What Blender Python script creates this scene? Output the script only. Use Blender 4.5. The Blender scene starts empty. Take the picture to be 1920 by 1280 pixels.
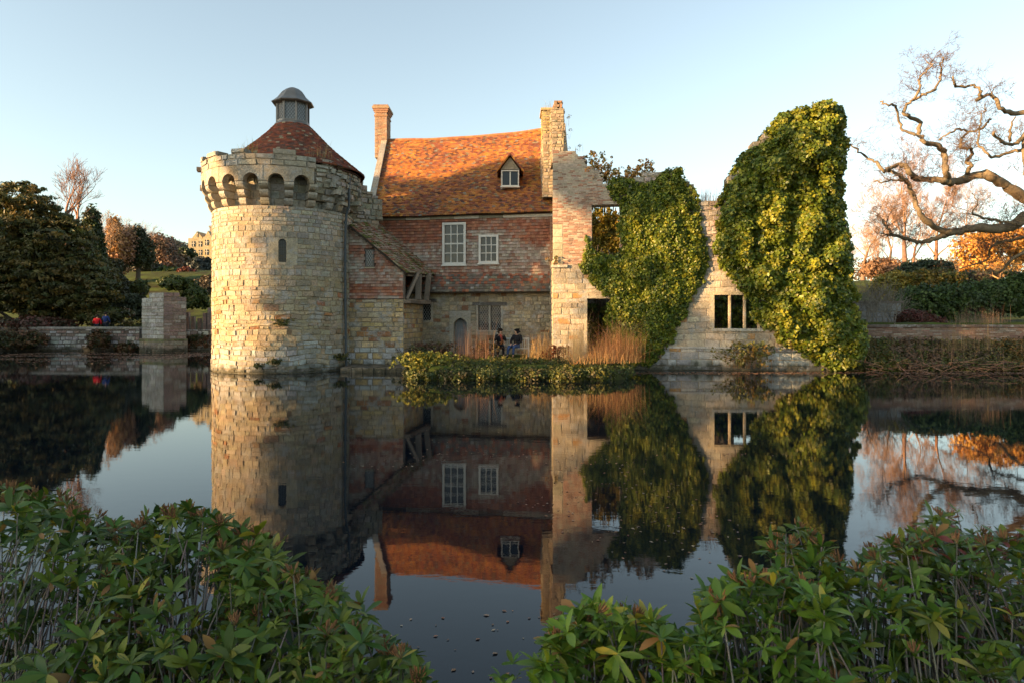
EXPO = 1.75
import bpy, math, random
import numpy as np
from mathutils import Vector, noise
R = random.Random(7)
NR = np.random.default_rng(11)
C = bpy.context.scene.collection
sc = bpy.context.scene
F_, HZ, CH = 1280.0, 600.0, 2.33          # focal length in photo pixels, horizon row, eye height over the water
PI = math.pi
def Pt(px, py, Y): return Vector(((px-960)/F_*Y, Y, CH+(HZ-py)/F_*Y))
def zof(py, Y): return CH+(HZ-py)/F_*Y
def nz(x, y=0, z=0): return noise.noise(Vector((x, y, z)))
def lerp(a, b, t): return a+(b-a)*t
def interp(x, pts):
    if x <= pts[0][0]: return pts[0][1]
    for (a, b), (c, d) in zip(pts, pts[1:]):
        if x <= c: return lerp(b, d, (x-a)/(c-a))
    return pts[-1][1]
# ------------------------------------------------------------------ scene objects
def tag(o, label=None, cat=None, group=None, kind=None):
    if label: o['label'] = label
    if cat: o['category'] = cat
    if group: o['group'] = group
    if kind: o['kind'] = kind
    return o
def thing(name, label, cat, loc=(0, 0, 0), group=None):
    o = bpy.data.objects.new(name, None); C.objects.link(o)
    o.empty_display_size = .3; o.location = loc
    return tag(o, label, cat, group)
def wloc(o):
    v = Vector((0, 0, 0))
    while o is not None: v += o.location; o = o.parent
    return v
def link(name, me, parent=None, mats=()):
    for m in mats: me.materials.append(m)
    o = bpy.data.objects.new(name, me); C.objects.link(o)
    if parent is not None: o.parent = parent
    return o
def np_mesh(name, V, Fc, col=None, mats=(), parent=None, smooth=False):
    """V (N,3), Fc (M,k) index array, col (M,3) per face"""
    V = np.asarray(V, dtype=np.float64)
    if parent is not None: V = V-np.array(wloc(parent))
    me = bpy.data.meshes.new(name); k = Fc.shape[1]; M = len(Fc)
    me.vertices.add(len(V)); me.vertices.foreach_set('co', V.astype(np.float32).ravel())
    me.loops.add(M*k); me.loops.foreach_set('vertex_index', Fc.astype(np.int32).ravel())
    me.polygons.add(M); me.polygons.foreach_set('loop_start', np.arange(0, M*k, k, dtype=np.int32))
    me.polygons.foreach_set('loop_total', np.full(M, k, dtype=np.int32))
    if smooth: me.polygons.foreach_set('use_smooth', np.ones(M, dtype=bool))
    me.update(calc_edges=True)
    if col is not None:
        a = me.attributes.new('Col', 'FLOAT_COLOR', 'CORNER')
        c4 = np.ones((M, k, 4), dtype=np.float32); c4[:, :, :3] = np.asarray(col)[:, None, :]
        a.data.foreach_set('color', c4.ravel())
    return link(name, me, parent, mats)
class MB:
    def __init__(s): s.v = []; s.f = []; s.c = []
    def face(s, pts, col=(.5, .5, .5)):
        n = len(s.v); s.v += [tuple(p) for p in pts]; s.f.append(tuple(range(n, n+len(pts)))); s.c.append(col)
    def add(s, vs, fs, col=(.5, .5, .5)):
        n = len(s.v); s.v += [tuple(p) for p in vs]
        for f in fs: s.f.append(tuple(i+n for i in f)); s.c.append(col)
    def hexa(s, p, col=(.5, .5, .5)):      # p: 4 lower ring + 4 upper ring
        s.add(p, [(3, 2, 1, 0), (4, 5, 6, 7), (0, 1, 5, 4), (1, 2, 6, 5), (2, 3, 7, 6), (3, 0, 4, 7)], col)
    def box(s, x0, x1, y0, y1, z0, z1, col=(.5, .5, .5)):
        s.hexa([(x0, y0, z0), (x1, y0, z0), (x1, y1, z0), (x0, y1, z0), (x0, y0, z1), (x1, y0, z1), (x1, y1, z1), (x0, y1, z1)], col)
    def fbox(s, Fm, u0, u1, v0, v1, d0, d1, col=(.5, .5, .5)):
        s.hexa([Fm(u0, v0, d1), Fm(u1, v0, d1), Fm(u1, v0, d0), Fm(u0, v0, d0), Fm(u0, v1, d1), Fm(u1, v1, d1), Fm(u1, v1, d0), Fm(u0, v1, d0)], col)
    def bar(s, a, b, w, h=None, col=(.5, .5, .5), up=(0, 0, 1)):
        a = Vector(a); b = Vector(b); d = (b-a).normalized(); h = h or w
        up = Vector(up)
        if abs(d.dot(up)) > .95: up = Vector((0, 1, 0))
        x = d.cross(up).normalized()*w/2; y = x.cross(d).normalized()*h/2
        s.hexa([a-x-y, a+x-y, a+x+y, a-x+y, b-x-y, b+x-y, b+x+y, b-x+y], col)
    def tube(s, pts, rad, k=7, col=(.5, .5, .5), cap=True):
        pts = [Vector(p) for p in pts]; n0 = len(s.v); n = len(pts)
        if not isinstance(rad, (list, tuple)): rad = [rad]*n
        ref = None
        for i, p in enumerate(pts):
            d = (pts[min(i+1, n-1)]-pts[max(i-1, 0)]).normalized()
            if ref is None: ref = d.orthogonal().normalized()
            x = (ref-d*ref.dot(d)).normalized(); ref = x; y = d.cross(x)
            for j in range(k):
                a = 2*PI*j/k; s.v.append(tuple(p+(x*math.cos(a)+y*math.sin(a))*rad[i]))
        for i in range(n-1):
            for j in range(k):
                a = n0+i*k+j; b = n0+i*k+(j+1) % k
                s.f.append((a, b, b+k, a+k)); s.c.append(col)
        if cap:
            s.f.append(tuple(n0+j for j in reversed(range(k)))); s.c.append(col)
            s.f.append(tuple(n0+(n-1)*k+j for j in range(k))); s.c.append(col)
    def lathe(s, prof, cx, cy, k=16, col=(.5, .5, .5), ph=0, jit=0):
        n0 = len(s.v)
        for r, z in prof:
            for j in range(k):
                a = 2*PI*j/k+ph; rr = r*(1+R.uniform(-jit, jit)); s.v.append((cx+rr*math.cos(a), cy+rr*math.sin(a), z))
        for i in range(len(prof)-1):
            for j in range(k):
                a = n0+i*k+j; b = n0+i*k+(j+1) % k; s.f.append((a, b, b+k, a+k)); s.c.append(col)
        s.f.append(tuple(n0+j for j in reversed(range(k)))); s.c.append(col)
        s.f.append(tuple(n0+(len(prof)-1)*k+j for j in range(k))); s.c.append(col)
    def build(s, name, mat, parent=None, smooth=False):
        me = bpy.data.meshes.new(name)
        off = wloc(parent) if parent is not None else Vector((0, 0, 0))
        me.from_pydata([(x-off.x, y-off.y, z-off.z) for x, y, z in s.v], [], s.f)
        a = me.attributes.new('Col', 'FLOAT_COLOR', 'CORNER')
        cc = []
        for f, c in zip(s.f, s.c): cc += [c[0], c[1], c[2], 1]*len(f)
        a.data.foreach_set('color', cc)
        if smooth:
            for p in me.polygons: p.use_smooth = True
        me.update()
        return link(name, me, parent, [mat])
# ------------------------------------------------------------------ materials
def mat_new(name):
    m = bpy.data.materials.new(name); m.use_nodes = True
    nt = m.node_tree; b = nt.nodes['Principled BSDF']; return m, nt, b
def N(nt, t, **kw):
    n = nt.nodes.new(t)
    for k, v in kw.items(): setattr(n, k, v)
    return n
def mat_attr(name, rough=.9, amp=.5, scale=3., fine=22., bump=.35, dist=.03, lich=None, lich_scale=1.5, lich_amt=.3, spec=.25, damp=False):
    """colour from the per-stone / per-tile attribute, weathered by noise at two scales, with optional lichen"""
    m, nt, b = mat_new(name)
    at = N(nt, 'ShaderNodeAttribute', attribute_name='Col')
    tc = N(nt, 'ShaderNodeTexCoord')
    n1 = N(nt, 'ShaderNodeTexNoise'); n1.inputs['Scale'].default_value = scale; n1.inputs['Detail'].default_value = 6; n1.inputs['Roughness'].default_value = .7
    n2 = N(nt, 'ShaderNodeTexNoise'); n2.inputs['Scale'].default_value = fine; n2.inputs['Detail'].default_value = 4
    for n in (n1, n2): nt.links.new(tc.outputs['Object'], n.inputs['Vector'])
    mr = N(nt, 'ShaderNodeMapRange'); mr.inputs['From Min'].default_value = .3; mr.inputs['From Max'].default_value = .7
    mr.inputs['To Min'].default_value = 1-amp; mr.inputs['To Max'].default_value = 1+amp*.7
    ad = N(nt, 'ShaderNodeMath', operation='ADD'); ml = N(nt, 'ShaderNodeMath', operation='MULTIPLY'); ml.inputs[1].default_value = .5
    nt.links.new(n1.outputs['Fac'], ad.inputs[0]); nt.links.new(n2.outputs['Fac'], ad.inputs[1]); nt.links.new(ad.outputs[0], ml.inputs[0])
    nt.links.new(ml.outputs[0], mr.inputs['Value'])
    vm = N(nt, 'ShaderNodeVectorMath', operation='SCALE')
    nt.links.new(at.outputs['Color'], vm.inputs[0]); nt.links.new(mr.outputs['Result'], vm.inputs['Scale'])
    out = vm.outputs['Vector']
    if lich:
        n3 = N(nt, 'ShaderNodeTexNoise'); n3.inputs['Scale'].default_value = lich_scale; n3.inputs['Detail'].default_value = 9; n3.inputs['Roughness'].default_value = .75
        nt.links.new(tc.outputs['Object'], n3.inputs['Vector'])
        r3 = N(nt, 'ShaderNodeMapRange'); r3.inputs['From Min'].default_value = .62-lich_amt*.3; r3.inputs['From Max'].default_value = .72-lich_amt*.3
        r3.inputs['To Max'].default_value = .85
        nt.links.new(n3.outputs['Fac'], r3.inputs['Value'])
        mx = N(nt, 'ShaderNodeMix', data_type='RGBA'); mx.inputs['B'].default_value = (*lich, 1)
        nt.links.new(r3.outputs['Result'], mx.inputs['Factor']); nt.links.new(out, mx.inputs['A']); out = mx.outputs['Result']
    if damp:      # dark green tide mark just over the waterline
        ge = N(nt, 'ShaderNodeNewGeometry'); sx = N(nt, 'ShaderNodeSeparateXYZ'); nt.links.new(ge.outputs['Position'], sx.inputs[0])
        n4 = N(nt, 'ShaderNodeTexNoise'); n4.inputs['Scale'].default_value = 2.5; n4.inputs['Detail'].default_value = 6; nt.links.new(tc.outputs['Object'], n4.inputs['Vector'])
        a4 = N(nt, 'ShaderNodeMath', operation='MULTIPLY_ADD'); a4.inputs[1].default_value = -1.1; nt.links.new(n4.outputs['Fac'], a4.inputs[0]); nt.links.new(sx.outputs['Z'], a4.inputs[2])
        r4 = N(nt, 'ShaderNodeMapRange'); r4.inputs['From Min'].default_value = -.45; r4.inputs['From Max'].default_value = -.12; r4.inputs['To Min'].default_value = .85; r4.inputs['To Max'].default_value = 0
        nt.links.new(a4.outputs[0], r4.inputs['Value'])
        m4 = N(nt, 'ShaderNodeMix', data_type='RGBA'); m4.inputs['B'].default_value = (.035, .036, .02, 1)
        nt.links.new(r4.outputs['Result'], m4.inputs['Factor']); nt.links.new(out, m4.inputs['A']); out = m4.outputs['Result']
        # soot and algae blotches
        n5 = N(nt, 'ShaderNodeTexNoise'); n5.inputs['Scale'].default_value = 3.4; n5.inputs['Detail'].default_value = 10; n5.inputs['Roughness'].default_value = .8
        nt.links.new(tc.outputs['Object'], n5.inputs['Vector'])
        r5 = N(nt, 'ShaderNodeMapRange'); r5.inputs['From Min'].default_value = .51; r5.inputs['From Max'].default_value = .66; r5.inputs['To Max'].default_value = .72
        nt.links.new(n5.outputs['Fac'], r5.inputs['Value'])
        m5 = N(nt, 'ShaderNodeMix', data_type='RGBA'); m5.inputs['B'].default_value = (.17, .16, .13, 1)
        nt.links.new(r5.outputs['Result'], m5.inputs['Factor']); nt.links.new(out, m5.inputs['A']); out = m5.outputs['Result']
    nt.links.new(out, b.inputs['Base Color'])
    b.inputs['Roughness'].default_value = rough; b.inputs['Specular IOR Level'].default_value = spec
    if bump:
        bp = N(nt, 'ShaderNodeBump'); bp.inputs['Strength'].default_value = bump; bp.inputs['Distance'].default_value = dist
        nt.links.new(ml.outputs[0], bp.inputs['Height']); nt.links.new(bp.outputs['Normal'], b.inputs['Normal'])
    return m
def mat_leaf(name, trans=.25, rough=.5, spec=.4):
    m, nt, b = mat_new(name)
    at = N(nt, 'ShaderNodeAttribute', attribute_name='Col')
    tr = N(nt, 'ShaderNodeBsdfTranslucent'); mx = N(nt, 'ShaderNodeMixShader'); mx.inputs[0].default_value = trans
    nt.links.new(at.outputs['Color'], b.inputs['Base Color']); nt.links.new(at.outputs['Color'], tr.inputs['Color'])
    b.inputs['Roughness'].default_value = rough; b.inputs['Specular IOR Level'].default_value = spec
    nt.links.new(b.outputs[0], mx.inputs[1]); nt.links.new(tr.outputs[0], mx.inputs[2])
    nt.links.new(mx.outputs[0], nt.nodes['Material Output'].inputs['Surface'])
    return m
def mat_plain(name, col, rough=.7, var=.2, metal=0, scale=8, spec=.4, bump=.15):
    m, nt, b = mat_new(name)
    tc = N(nt, 'ShaderNodeTexCoord'); n1 = N(nt, 'ShaderNodeTexNoise'); n1.inputs['Scale'].default_value = scale; n1.inputs['Detail'].default_value = 5
    nt.links.new(tc.outputs['Object'], n1.inputs['Vector'])
    mx = N(nt, 'ShaderNodeMix', data_type='RGBA')
    mx.inputs['A'].default_value = (*[c*(1-var) for c in col], 1); mx.inputs['B'].default_value = (*[min(1, c*(1+var)) for c in col], 1)
    nt.links.new(n1.outputs['Fac'], mx.inputs['Factor']); nt.links.new(mx.outputs['Result'], b.inputs['Base Color'])
    b.inputs['Roughness'].default_value = rough; b.inputs['Metallic'].default_value = metal; b.inputs['Specular IOR Level'].default_value = spec
    if bump:
        bp = N(nt, 'ShaderNodeBump'); bp.inputs['Strength'].default_value = bump; bp.inputs['Distance'].default_value = .02
        nt.links.new(n1.outputs['Fac'], bp.inputs['Height']); nt.links.new(bp.outputs['Normal'], b.inputs['Normal'])
    return m
M_stone = mat_attr('sandstone', amp=.45, scale=2.2, fine=14, bump=.9, dist=.07, lich=(.36, .355, .33), lich_amt=.36, lich_scale=1.6, damp=True)
M_stone_white = mat_attr('limewashed_stone', amp=.55, scale=1.6, fine=9, bump=.9, dist=.08, lich=(.13, .12, .10), lich_amt=.25, lich_scale=2.2, damp=True)
M_brick = mat_attr('old_brick', amp=.4, scale=2.5, fine=14, bump=.5, dist=.03, lich=(.34, .30, .25), lich_amt=.12, lich_scale=2.2)
M_tile = mat_attr('clay_tile', amp=.4, scale=3, fine=14, bump=.5, dist=.03)
M_wood = mat_attr('weathered_oak', amp=.4, scale=5, fine=30, bump=.4, dist=.02)
M_bark = mat_attr('bark', amp=.5, scale=2, fine=10, bump=.7, dist=.05, lich=(.16, .17, .12), lich_amt=.15, lich_scale=2)
M_twig = mat_attr('twig', amp=.2, bump=0)
M_leaf = mat_leaf('leaf')
M_ivy = mat_leaf('ivy_leaf', trans=.18, rough=.42, spec=.35)
M_rhodo = mat_leaf('rhododendron_leaf', trans=.22, rough=.42, spec=.28)
M_grass = mat_leaf('dry_grass', trans=.35, rough=.7, spec=.2)
M_lead = mat_plain('lead_sheet', (.16, .155, .145), .45, .35, .3, 4)
M_white = mat_plain('cream_paint', (.62, .60, .54), .5, .12)
M_iron = mat_plain('dark_lead', (.045, .047, .05), .5, .2)
M_cloth = mat_attr('cloth', amp=.2, scale=20, fine=60, bump=.2, dist=.01)
def mat_glass(name, tint=(.012, .014, .016)):
    m, nt, b = mat_new(name)
    b.inputs['Base Color'].default_value = (*tint, 1); b.inputs['Roughness'].default_value = .05; b.inputs['Specular IOR Level'].default_value = .4
    tc = N(nt, 'ShaderNodeTexCoord'); n1 = N(nt, 'ShaderNodeTexNoise'); n1.inputs['Scale'].default_value = 2.2
    nt.links.new(tc.outputs['Object'], n1.inputs['Vector'])
    bp = N(nt, 'ShaderNodeBump'); bp.inputs['Strength'].default_value = .5; bp.inputs['Distance'].default_value = .02
    nt.links.new(n1.outputs['Fac'], bp.inputs['Height']); nt.links.new(bp.outputs['Normal'], b.inputs['Normal'])
    return m
M_glass = mat_glass('window_glass')
M_glass2 = mat_glass('pale_leaded_glass', (.25, .27, .28))
# ------------------------------------------------------------------ palettes (linear albedo)
def mixc(a, b, t): return tuple(lerp(x, y, t) for x, y in zip(a, b))
def vary(c, s=.15):
    k = 1+R.uniform(-s, s); return tuple(max(.004, x*k*(1+R.uniform(-s*.25, s*.25))) for x in c)
# ------------------------------------------------------------------ masonry: real stones in mortar
def masonry(mb, Fm, u0, u1, v0, v1, rh, sw, colf, thick=.5, holes=(), top=None, gap=.012, prot=(.01, .035), mort=(.26, .22, .155), jit=.012, left=None, right=None, back=True, capture=None):
    cuts = sorted({v0, v1, *[h[2] for h in holes if v0 < h[2] < v1], *[h[3] for h in holes if v0 < h[3] < v1]})
    for ca, cb in zip(cuts, cuts[1:]):
        v = ca
        while v < cb-1e-4:
            h = R.uniform(*rh)
            if v+h > cb-rh[0]*.6: h = cb-v
            vm = v+h/2
            iv = [(u0, u1)]
            for (a, b, c, d) in holes:
                if c-1e-6 < vm < d+1e-6:
                    nv = []
                    for (p, q) in iv:
                        if b <= p or a >= q: nv.append((p, q)); continue
                        if a > p: nv.append((p, a))
                        if b < q: nv.append((b, q))
                    iv = nv
            for (p, q) in iv:
                u = p
                while u < q-1e-4:
                    w = R.uniform(*sw)*(.8+.4*R.random())
                    if u+w > q-sw[0]*.5: w = q-u
                    um = u+w/2
                    if (top and vm > top(um)) or (left and um < left(vm)) or (right and um > right(vm)): u += w; continue
                    if capture is not None: capture.append((u, v, w, h))
                    mb.fbox(Fm, u, u+w, v, v+h, -thick if back else -.15, -.008, vary(mort, .1))
                    g = gap; pr = R.uniform(*prot); i = g+min(h, w)*.07
                    j = lambda: R.uniform(-jit, jit)
                    a0, a1, b0, b1 = u+g, u+w-g, v+g, v+h-g
                    o = [Fm(a0+abs(j()), b0+abs(j()), -.008), Fm(a1-abs(j()), b0+abs(j()), -.008), Fm(a1-abs(j()), b1-abs(j()), -.008), Fm(a0+abs(j()), b1-abs(j()), -.008)]
                    q4 = [Fm(u+i+j(), v+i+j(), pr+j()*.6), Fm(u+w-i+j(), v+i+j(), pr+j()*.6), Fm(u+w-i+j(), v+h-i+j(), pr+j()*.6), Fm(u+i+j(), v+h-i+j(), pr+j()*.6)]
                    mb.add(o+q4, [(4, 5, 6, 7), (0, 1, 5, 4), (1, 2, 6, 5), (2, 3, 7, 6), (3, 0, 4, 7)], colf(um, vm))
                    u += w
            v += h
def tiles(mb, Fm, u0, u1, v0, v1, rowh, tw, colf, prot=.035, holes=(), keep=None, lift=.004, wob=.006):
    nr = max(1, round((v1-v0)/rowh)); rh = (v1-v0)/nr
    for r in range(nr):
        v = v0+r*rh; u = u0-(tw/2 if r % 2 else 0)-R.random()*tw*.15
        while u < u1:
            a = max(u, u0); b = min(u+tw*.97, u1); u += tw
            if b-a < .02: continue
            um = (a+b)/2; vm = v+rh/2
            if keep and not keep(um, vm): continue
            if any(h[0] < um < h[1] and h[2] < vm < h[3] for h in holes): continue
            p = prot+R.uniform(-wob, wob)*1.6; dz = R.uniform(-wob, wob); dz2 = R.uniform(-wob, wob)
            vs = [Fm(a, v+dz, p), Fm(b, v+dz2, p), Fm(b, v+rh*1.05, lift), Fm(a, v+rh*1.05, lift), Fm(a, v+dz, lift-.01), Fm(b, v+dz2, lift-.01)]
            mb.add(vs, [(0, 1, 2, 3), (4, 5, 1, 0), (4, 0, 3), (5, 2, 1)], colf(um, vm))
def plane_frame(A, B):
    A = Vector((A[0], A[1], 0)); B = Vector((B[0], B[1], 0)); e = (B-A).normalized(); n = Vector((e.y, -e.x, 0)); L = (B-A).length
    def Fm(u, v, d): return A+e*u+n*d+Vector((0, 0, v))
    def uo(px, d=0):
        k = (px-960)/F_; O = A+n*d
        return (k*O.y-O.x)/(e.x-k*e.y)
    def Yo(px, d=0): return (A+n*d+e*uo(px, d)).y
    def vo(px, py, d=0): return zof(py, Yo(px, d))
    return Fm, uo, Yo, L
# ------------------------------------------------------------------ foliage
def leaves(name, P, Nn, size, col, mat, parent=None, elong=1.5, fold=.15, rnd=.8):
    """diamond leaves folded on the midrib. P, Nn (n,3); size (n,); col (n,3)"""
    n = len(P); P = np.asarray(P); Nn = np.asarray(Nn)+NR.normal(0, rnd, (n, 3))
    Nn /= np.linalg.norm(Nn, axis=1, keepdims=True)+1e-9
    t = NR.normal(0, 1, (n, 3)); t -= Nn*np.sum(t*Nn, 1, keepdims=True); t /= np.linalg.norm(t, axis=1, keepdims=True)+1e-9
    b = np.cross(Nn, t); s = np.asarray(size)[:, None]
    V = np.empty((n, 4, 3)); V[:, 0] = P-t*s*.5*elong; V[:, 2] = P+t*s*.5*elong-Nn*s*.1
    V[:, 1] = P+b*s*.5+Nn*s*fold; V[:, 3] = P-b*s*.5+Nn*s*fold
    base = (np.arange(n)*4)[:, None]
    Fc = np.concatenate([base+np.array([[0, 2, 1]]), base+np.array([[0, 3, 2]])], axis=1).reshape(-1, 3)
    return np_mesh(name, V.reshape(-1, 3), Fc, np.repeat(col, 2, axis=0), [mat], parent)
def sticks(name, segs, mat, parent=None, k=3):
    """segs (n,8): p0 p1 r0 r1 ; col (n,3)"""
    S = np.array([s[:8] for s in segs]); col = np.array([s[8] for s in segs])
    p0 = S[:, 0:3]; p1 = S[:, 3:6]; r0 = S[:, 6:7]; r1 = S[:, 7:8]; n = len(S)
    d = p1-p0; d /= np.linalg.norm(d, axis=1, keepdims=True)+1e-9
    a = np.where(np.abs(d[:, 2:3]) > .9, np.array([[1., 0, 0]]), np.array([[0, 0, 1.]]))
    x = np.cross(d, a); x /= np.linalg.norm(x, axis=1, keepdims=True)+1e-9; y = np.cross(d, x)
    V = np.empty((n, 2*k, 3))
    for j in range(k):
        an = 2*PI*j/k; o = x*math.cos(an)+y*math.sin(an); V[:, j] = p0+o*r0; V[:, k+j] = p1+o*r1
    base = (np.arange(n)*2*k)[:, None]
    Fc = np.concatenate([base+np.array([[j, (j+1) % k, k+(j+1) % k, k+j]]) for j in range(k)], axis=1).reshape(-1, 4)
    return np_mesh(name, V.reshape(-1, 3), Fc, np.repeat(col, k, axis=0), [mat], parent, smooth=True)
def pal(cols, n, s=.2):
    cols = np.array(cols); i = NR.integers(0, len(cols), n)
    c = cols[i]*(1+NR.uniform(-s, s, (n, 1))); return np.clip(c, .003, 1)
def clusters(cs, ns, per, rad, lsize, cols, flat=1.):
    """leaf clumps: cs (m,3) centres, ns (m,3) outward, rad (m,) clump radii"""
    m = len(cs); cs = np.asarray(cs); ns = np.asarray(ns); rad = np.asarray(rad)
    cc = pal(cols, m, .25)
    d = NR.normal(0, 1, (m, per, 3)); d /= np.linalg.norm(d, axis=2, keepdims=True)
    d += ns[:, None, :]*.5; d /= np.linalg.norm(d, axis=2, keepdims=True)
    r = rad[:, None, None]*NR.uniform(.35, 1, (m, per, 1))
    o = d*r; o[:, :, 2] *= flat
    P = (cs[:, None, :]+o).reshape(-1, 3); Nn = (d*.7+ns[:, None, :]*.5+np.array([0, 0, .25])).reshape(-1, 3)
    col = np.repeat(cc, per, axis=0)*(1+NR.uniform(-.22, .22, (m*per, 1)))
    sz = NR.uniform(.7, 1.3, m*per)*lsize
    return P, Nn, sz, col
def ellipsoid_clusters(c, rx, ry, rz, m, inner=.55, bump=.18, cut=-.6):
    d = NR.normal(0, 1, (m*2, 3)); d /= np.linalg.norm(d, axis=1, keepdims=True); d = d[d[:, 2] > cut][:m]
    k = np.array([1+bump*2*nz(x*1.9+c[0], y*1.9+c[1], z*1.9) for x, y, z in d])[:, None]
    r = NR.uniform(inner, 1, (len(d), 1))**.5*k
    return np.array(c)+d*r*np.array([rx, ry, rz]), d
def grow(segs, p, d, L, r, depth, col, spread=.6, up=.15, n=4, tip=.01, wob=.22, ratio=.62, kids=(3, 5), start=.3):
    """recursive limbs written as stick segments"""
    p = Vector(p); d = Vector(d).normalized(); r1 = r
    pts = []
    for i in range(n):
        q = p+d*(L/n); r2 = max(tip, r1*(.8 if depth else .6))
        segs.append((*p, *q, r1, r2, col)); pts.append((q.copy(), d.copy(), r2, (i+1)/n))
        p = q; r1 = r2
        d = (d+Vector((R.gauss(0, wob), R.gauss(0, wob), R.gauss(0, wob)+up*.3))).normalized()
    if depth == 0: return
    for _ in range(R.randint(*kids)):
        t = R.uniform(start, 1); i = min(n-1, int(t*n)); q, dd, rr, _ = pts[i]
        pr = dd.orthogonal(); pr.rotate(__import__('mathutils').Quaternion(dd, R.uniform(0, 2*PI)))
        nd = (dd*(1-spread*.5)+pr*spread*R.uniform(.7, 1.3)+Vector((0, 0, up))).normalized()
        grow(segs, q, nd, L*ratio*R.uniform(.7, 1.2), rr*.62, depth-1, col, spread, up, n, tip, wob, ratio, kids, start)
    grow(segs, pts[-1][0], pts[-1][1], L*ratio, pts[-1][2], depth-1, col, spread, up, n, tip, wob, ratio, kids, start)
def grass(name, mat, spots, n, h, cols, parent=None, lean=.35, w=.012, fan=.1):
    w *= .55; lean = lean*1.35
    V = []; Fc = []; cl = []; base = 0
    for k in range(n):
        c = spots[R.randrange(len(spots))]; hh = h*R.uniform(.35, 1.15)*(.7+.6*((spots.index(c)*.37) % 1)); a = R.uniform(0, 2*PI); l = abs(R.gauss(0, lean))*hh
        p = Vector(c)+Vector((R.gauss(0, fan), R.gauss(0, fan), 0)); dx = Vector((math.cos(a), math.sin(a), 0)); wd = Vector((-dx.y, dx.x, 0))*w
        q1 = p+dx*l*.25+Vector((0, 0, hh*.55)); q2 = p+dx*l+Vector((0, 0, hh))
        V += [p-wd, p+wd, q1-wd*.8, q1+wd*.8, q2-wd*.15, q2+wd*.15]
        Fc += [(base, base+1, base+3, base+2), (base+2, base+3, base+5, base+4)]; cc = vary(cols[R.randrange(len(cols))], .25); cl += [cc, cc]; base += 6
    return tag(np_mesh(name, np.array([tuple(v) for v in V]), np.array(Fc), np.array(cl), [mat], parent), kind='stuff')
# ================================================================== camera, light, air
cam = bpy.data.cameras.new('camera'); co = bpy.data.objects.new('camera', cam); C.objects.link(co); sc.camera = co
co.location = (0, 0, CH); co.rotation_euler = (PI/2, 0, 0)
cam.sensor_width = 36; cam.lens = 36*F_/1920; cam.shift_y = -40/1920; cam.clip_start = .1; cam.clip_end = 3000
cam.dof.use_dof = True; cam.dof.focus_distance = 30; cam.dof.aperture_fstop = 9
SA, SE = math.radians(25), math.radians(10)
SD = Vector((-math.cos(SA)*math.cos(SE), -math.sin(SA)*math.cos(SE), math.sin(SE)))
sl = bpy.data.lights.new('sun', 'SUN'); so = bpy.data.objects.new('sun', sl); C.objects.link(so)
so.rotation_euler = SD.to_track_quat('Z', 'Y').to_euler(); so.location = (0, 0, 60)
sl.energy = 5; sl.angle = math.radians(.6); sl.color = (1, .60, .27)
w = bpy.data.worlds.new('World'); sc.world = w; w.use_nodes = True
nt = w.node_tree; bg = nt.nodes['Background']
sky = nt.nodes.new('ShaderNodeTexSky'); sky.sky_type = 'NISHITA'; sky.sun_disc = False
sky.sun_elevation = SE; sky.sun_rotation = math.atan2(SD.x, SD.y); sky.air_density = 1.0; sky.dust_density = 1.2; sky.ozone_density = 1.4; sky.altitude = 50
hs = nt.nodes.new('ShaderNodeHueSaturation'); hs.inputs['Saturation'].default_value = .72; hs.inputs['Value'].default_value = .76
nt.links.new(sky.outputs[0], hs.inputs['Color'])
wb = nt.nodes.new('ShaderNodeMix'); wb.data_type = 'RGBA'; wb.blend_type = 'MULTIPLY'; wb.inputs['Factor'].default_value = 1; wb.inputs['B'].default_value = (1.03, 1.03, .95, 1)
nt.links.new(hs.outputs[0], wb.inputs['A']); nt.links.new(wb.outputs['Result'], bg.inputs[0]); bg.inputs[1].default_value = .15
sc.view_settings.view_transform = 'Standard'; sc.view_settings.look = 'None'; sc.view_settings.exposure = EXPO
sc.render.engine = 'CYCLES'; sc.cycles.max_bounces = 5; sc.cycles.transparent_max_bounces = 6
# ================================================================== ground
def sst(a, b, x): t = np.clip((x-a)/(b-a), 0, 1); return t*t*(3-2*t)
def hground(x, y):
    """height of the ground over the still water"""
    x = np.asarray(x, float); y = np.asarray(y, float)
    k = x/np.maximum(y, 1)
    bank = np.where(x < -13.2, 53.4, np.where(x < 14.6, 34.0, 31.3+.25*np.sin(x*.9)))
    inm = sst(2.6, 3.8, y+.25*np.sin(x*1.3))*(1-sst(bank-1.1, bank+.1, y))*sst(-50, -47, x)*(1-sst(33, 36, x))
    # island sides left of the tower are hidden behind it
    far_left = 1.25+9.0*sst(62, 118, y)+9.5*sst(110, 200, y)+4*sst(200, 420, y)+.5*np.sin(x*.07+y*.05)*sst(70, 120, y)
    far_right = .12+.95*sst(31.2, 33.4, y)+1.1*sst(33.85, 34.4, y)+4.6*sst(46, 78, y)+3*sst(80, 200, y)+12*sst(250, 600, y)
    s = sst(-.3, .15, k)
    far = far_left*(1-s)+far_right*s
    isl = ((x > -13.2) & (x < 14.6) & (y < 52))
    land = np.where(y < 20, .68, np.where(isl, .55, far))
    land = land+.05*np.sin(x*2.1+y)*np.cos(y*1.7-x*.6)
    bed = sst(-4.6, -3.9, x)*(1-sst(4.3, 5.4, x))*sst(26.3, 27.2, y+.3*np.sin(x*1.7))*(y < 36)
    h = land*(1-inm)-1.3*inm
    return np.maximum(h, -1.3+bed*1.85)
xs = np.concatenate([-np.geomspace(800, 62, 26), np.arange(-60, 60.1, .8), np.geomspace(62, 800, 26)])
ys = np.concatenate([-np.geomspace(500, 6, 12), np.arange(-5, 66, .55), np.geomspace(67, 1400, 60)])
gx, gy = np.meshgrid(xs, ys); gz = hground(gx, gy)
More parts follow.
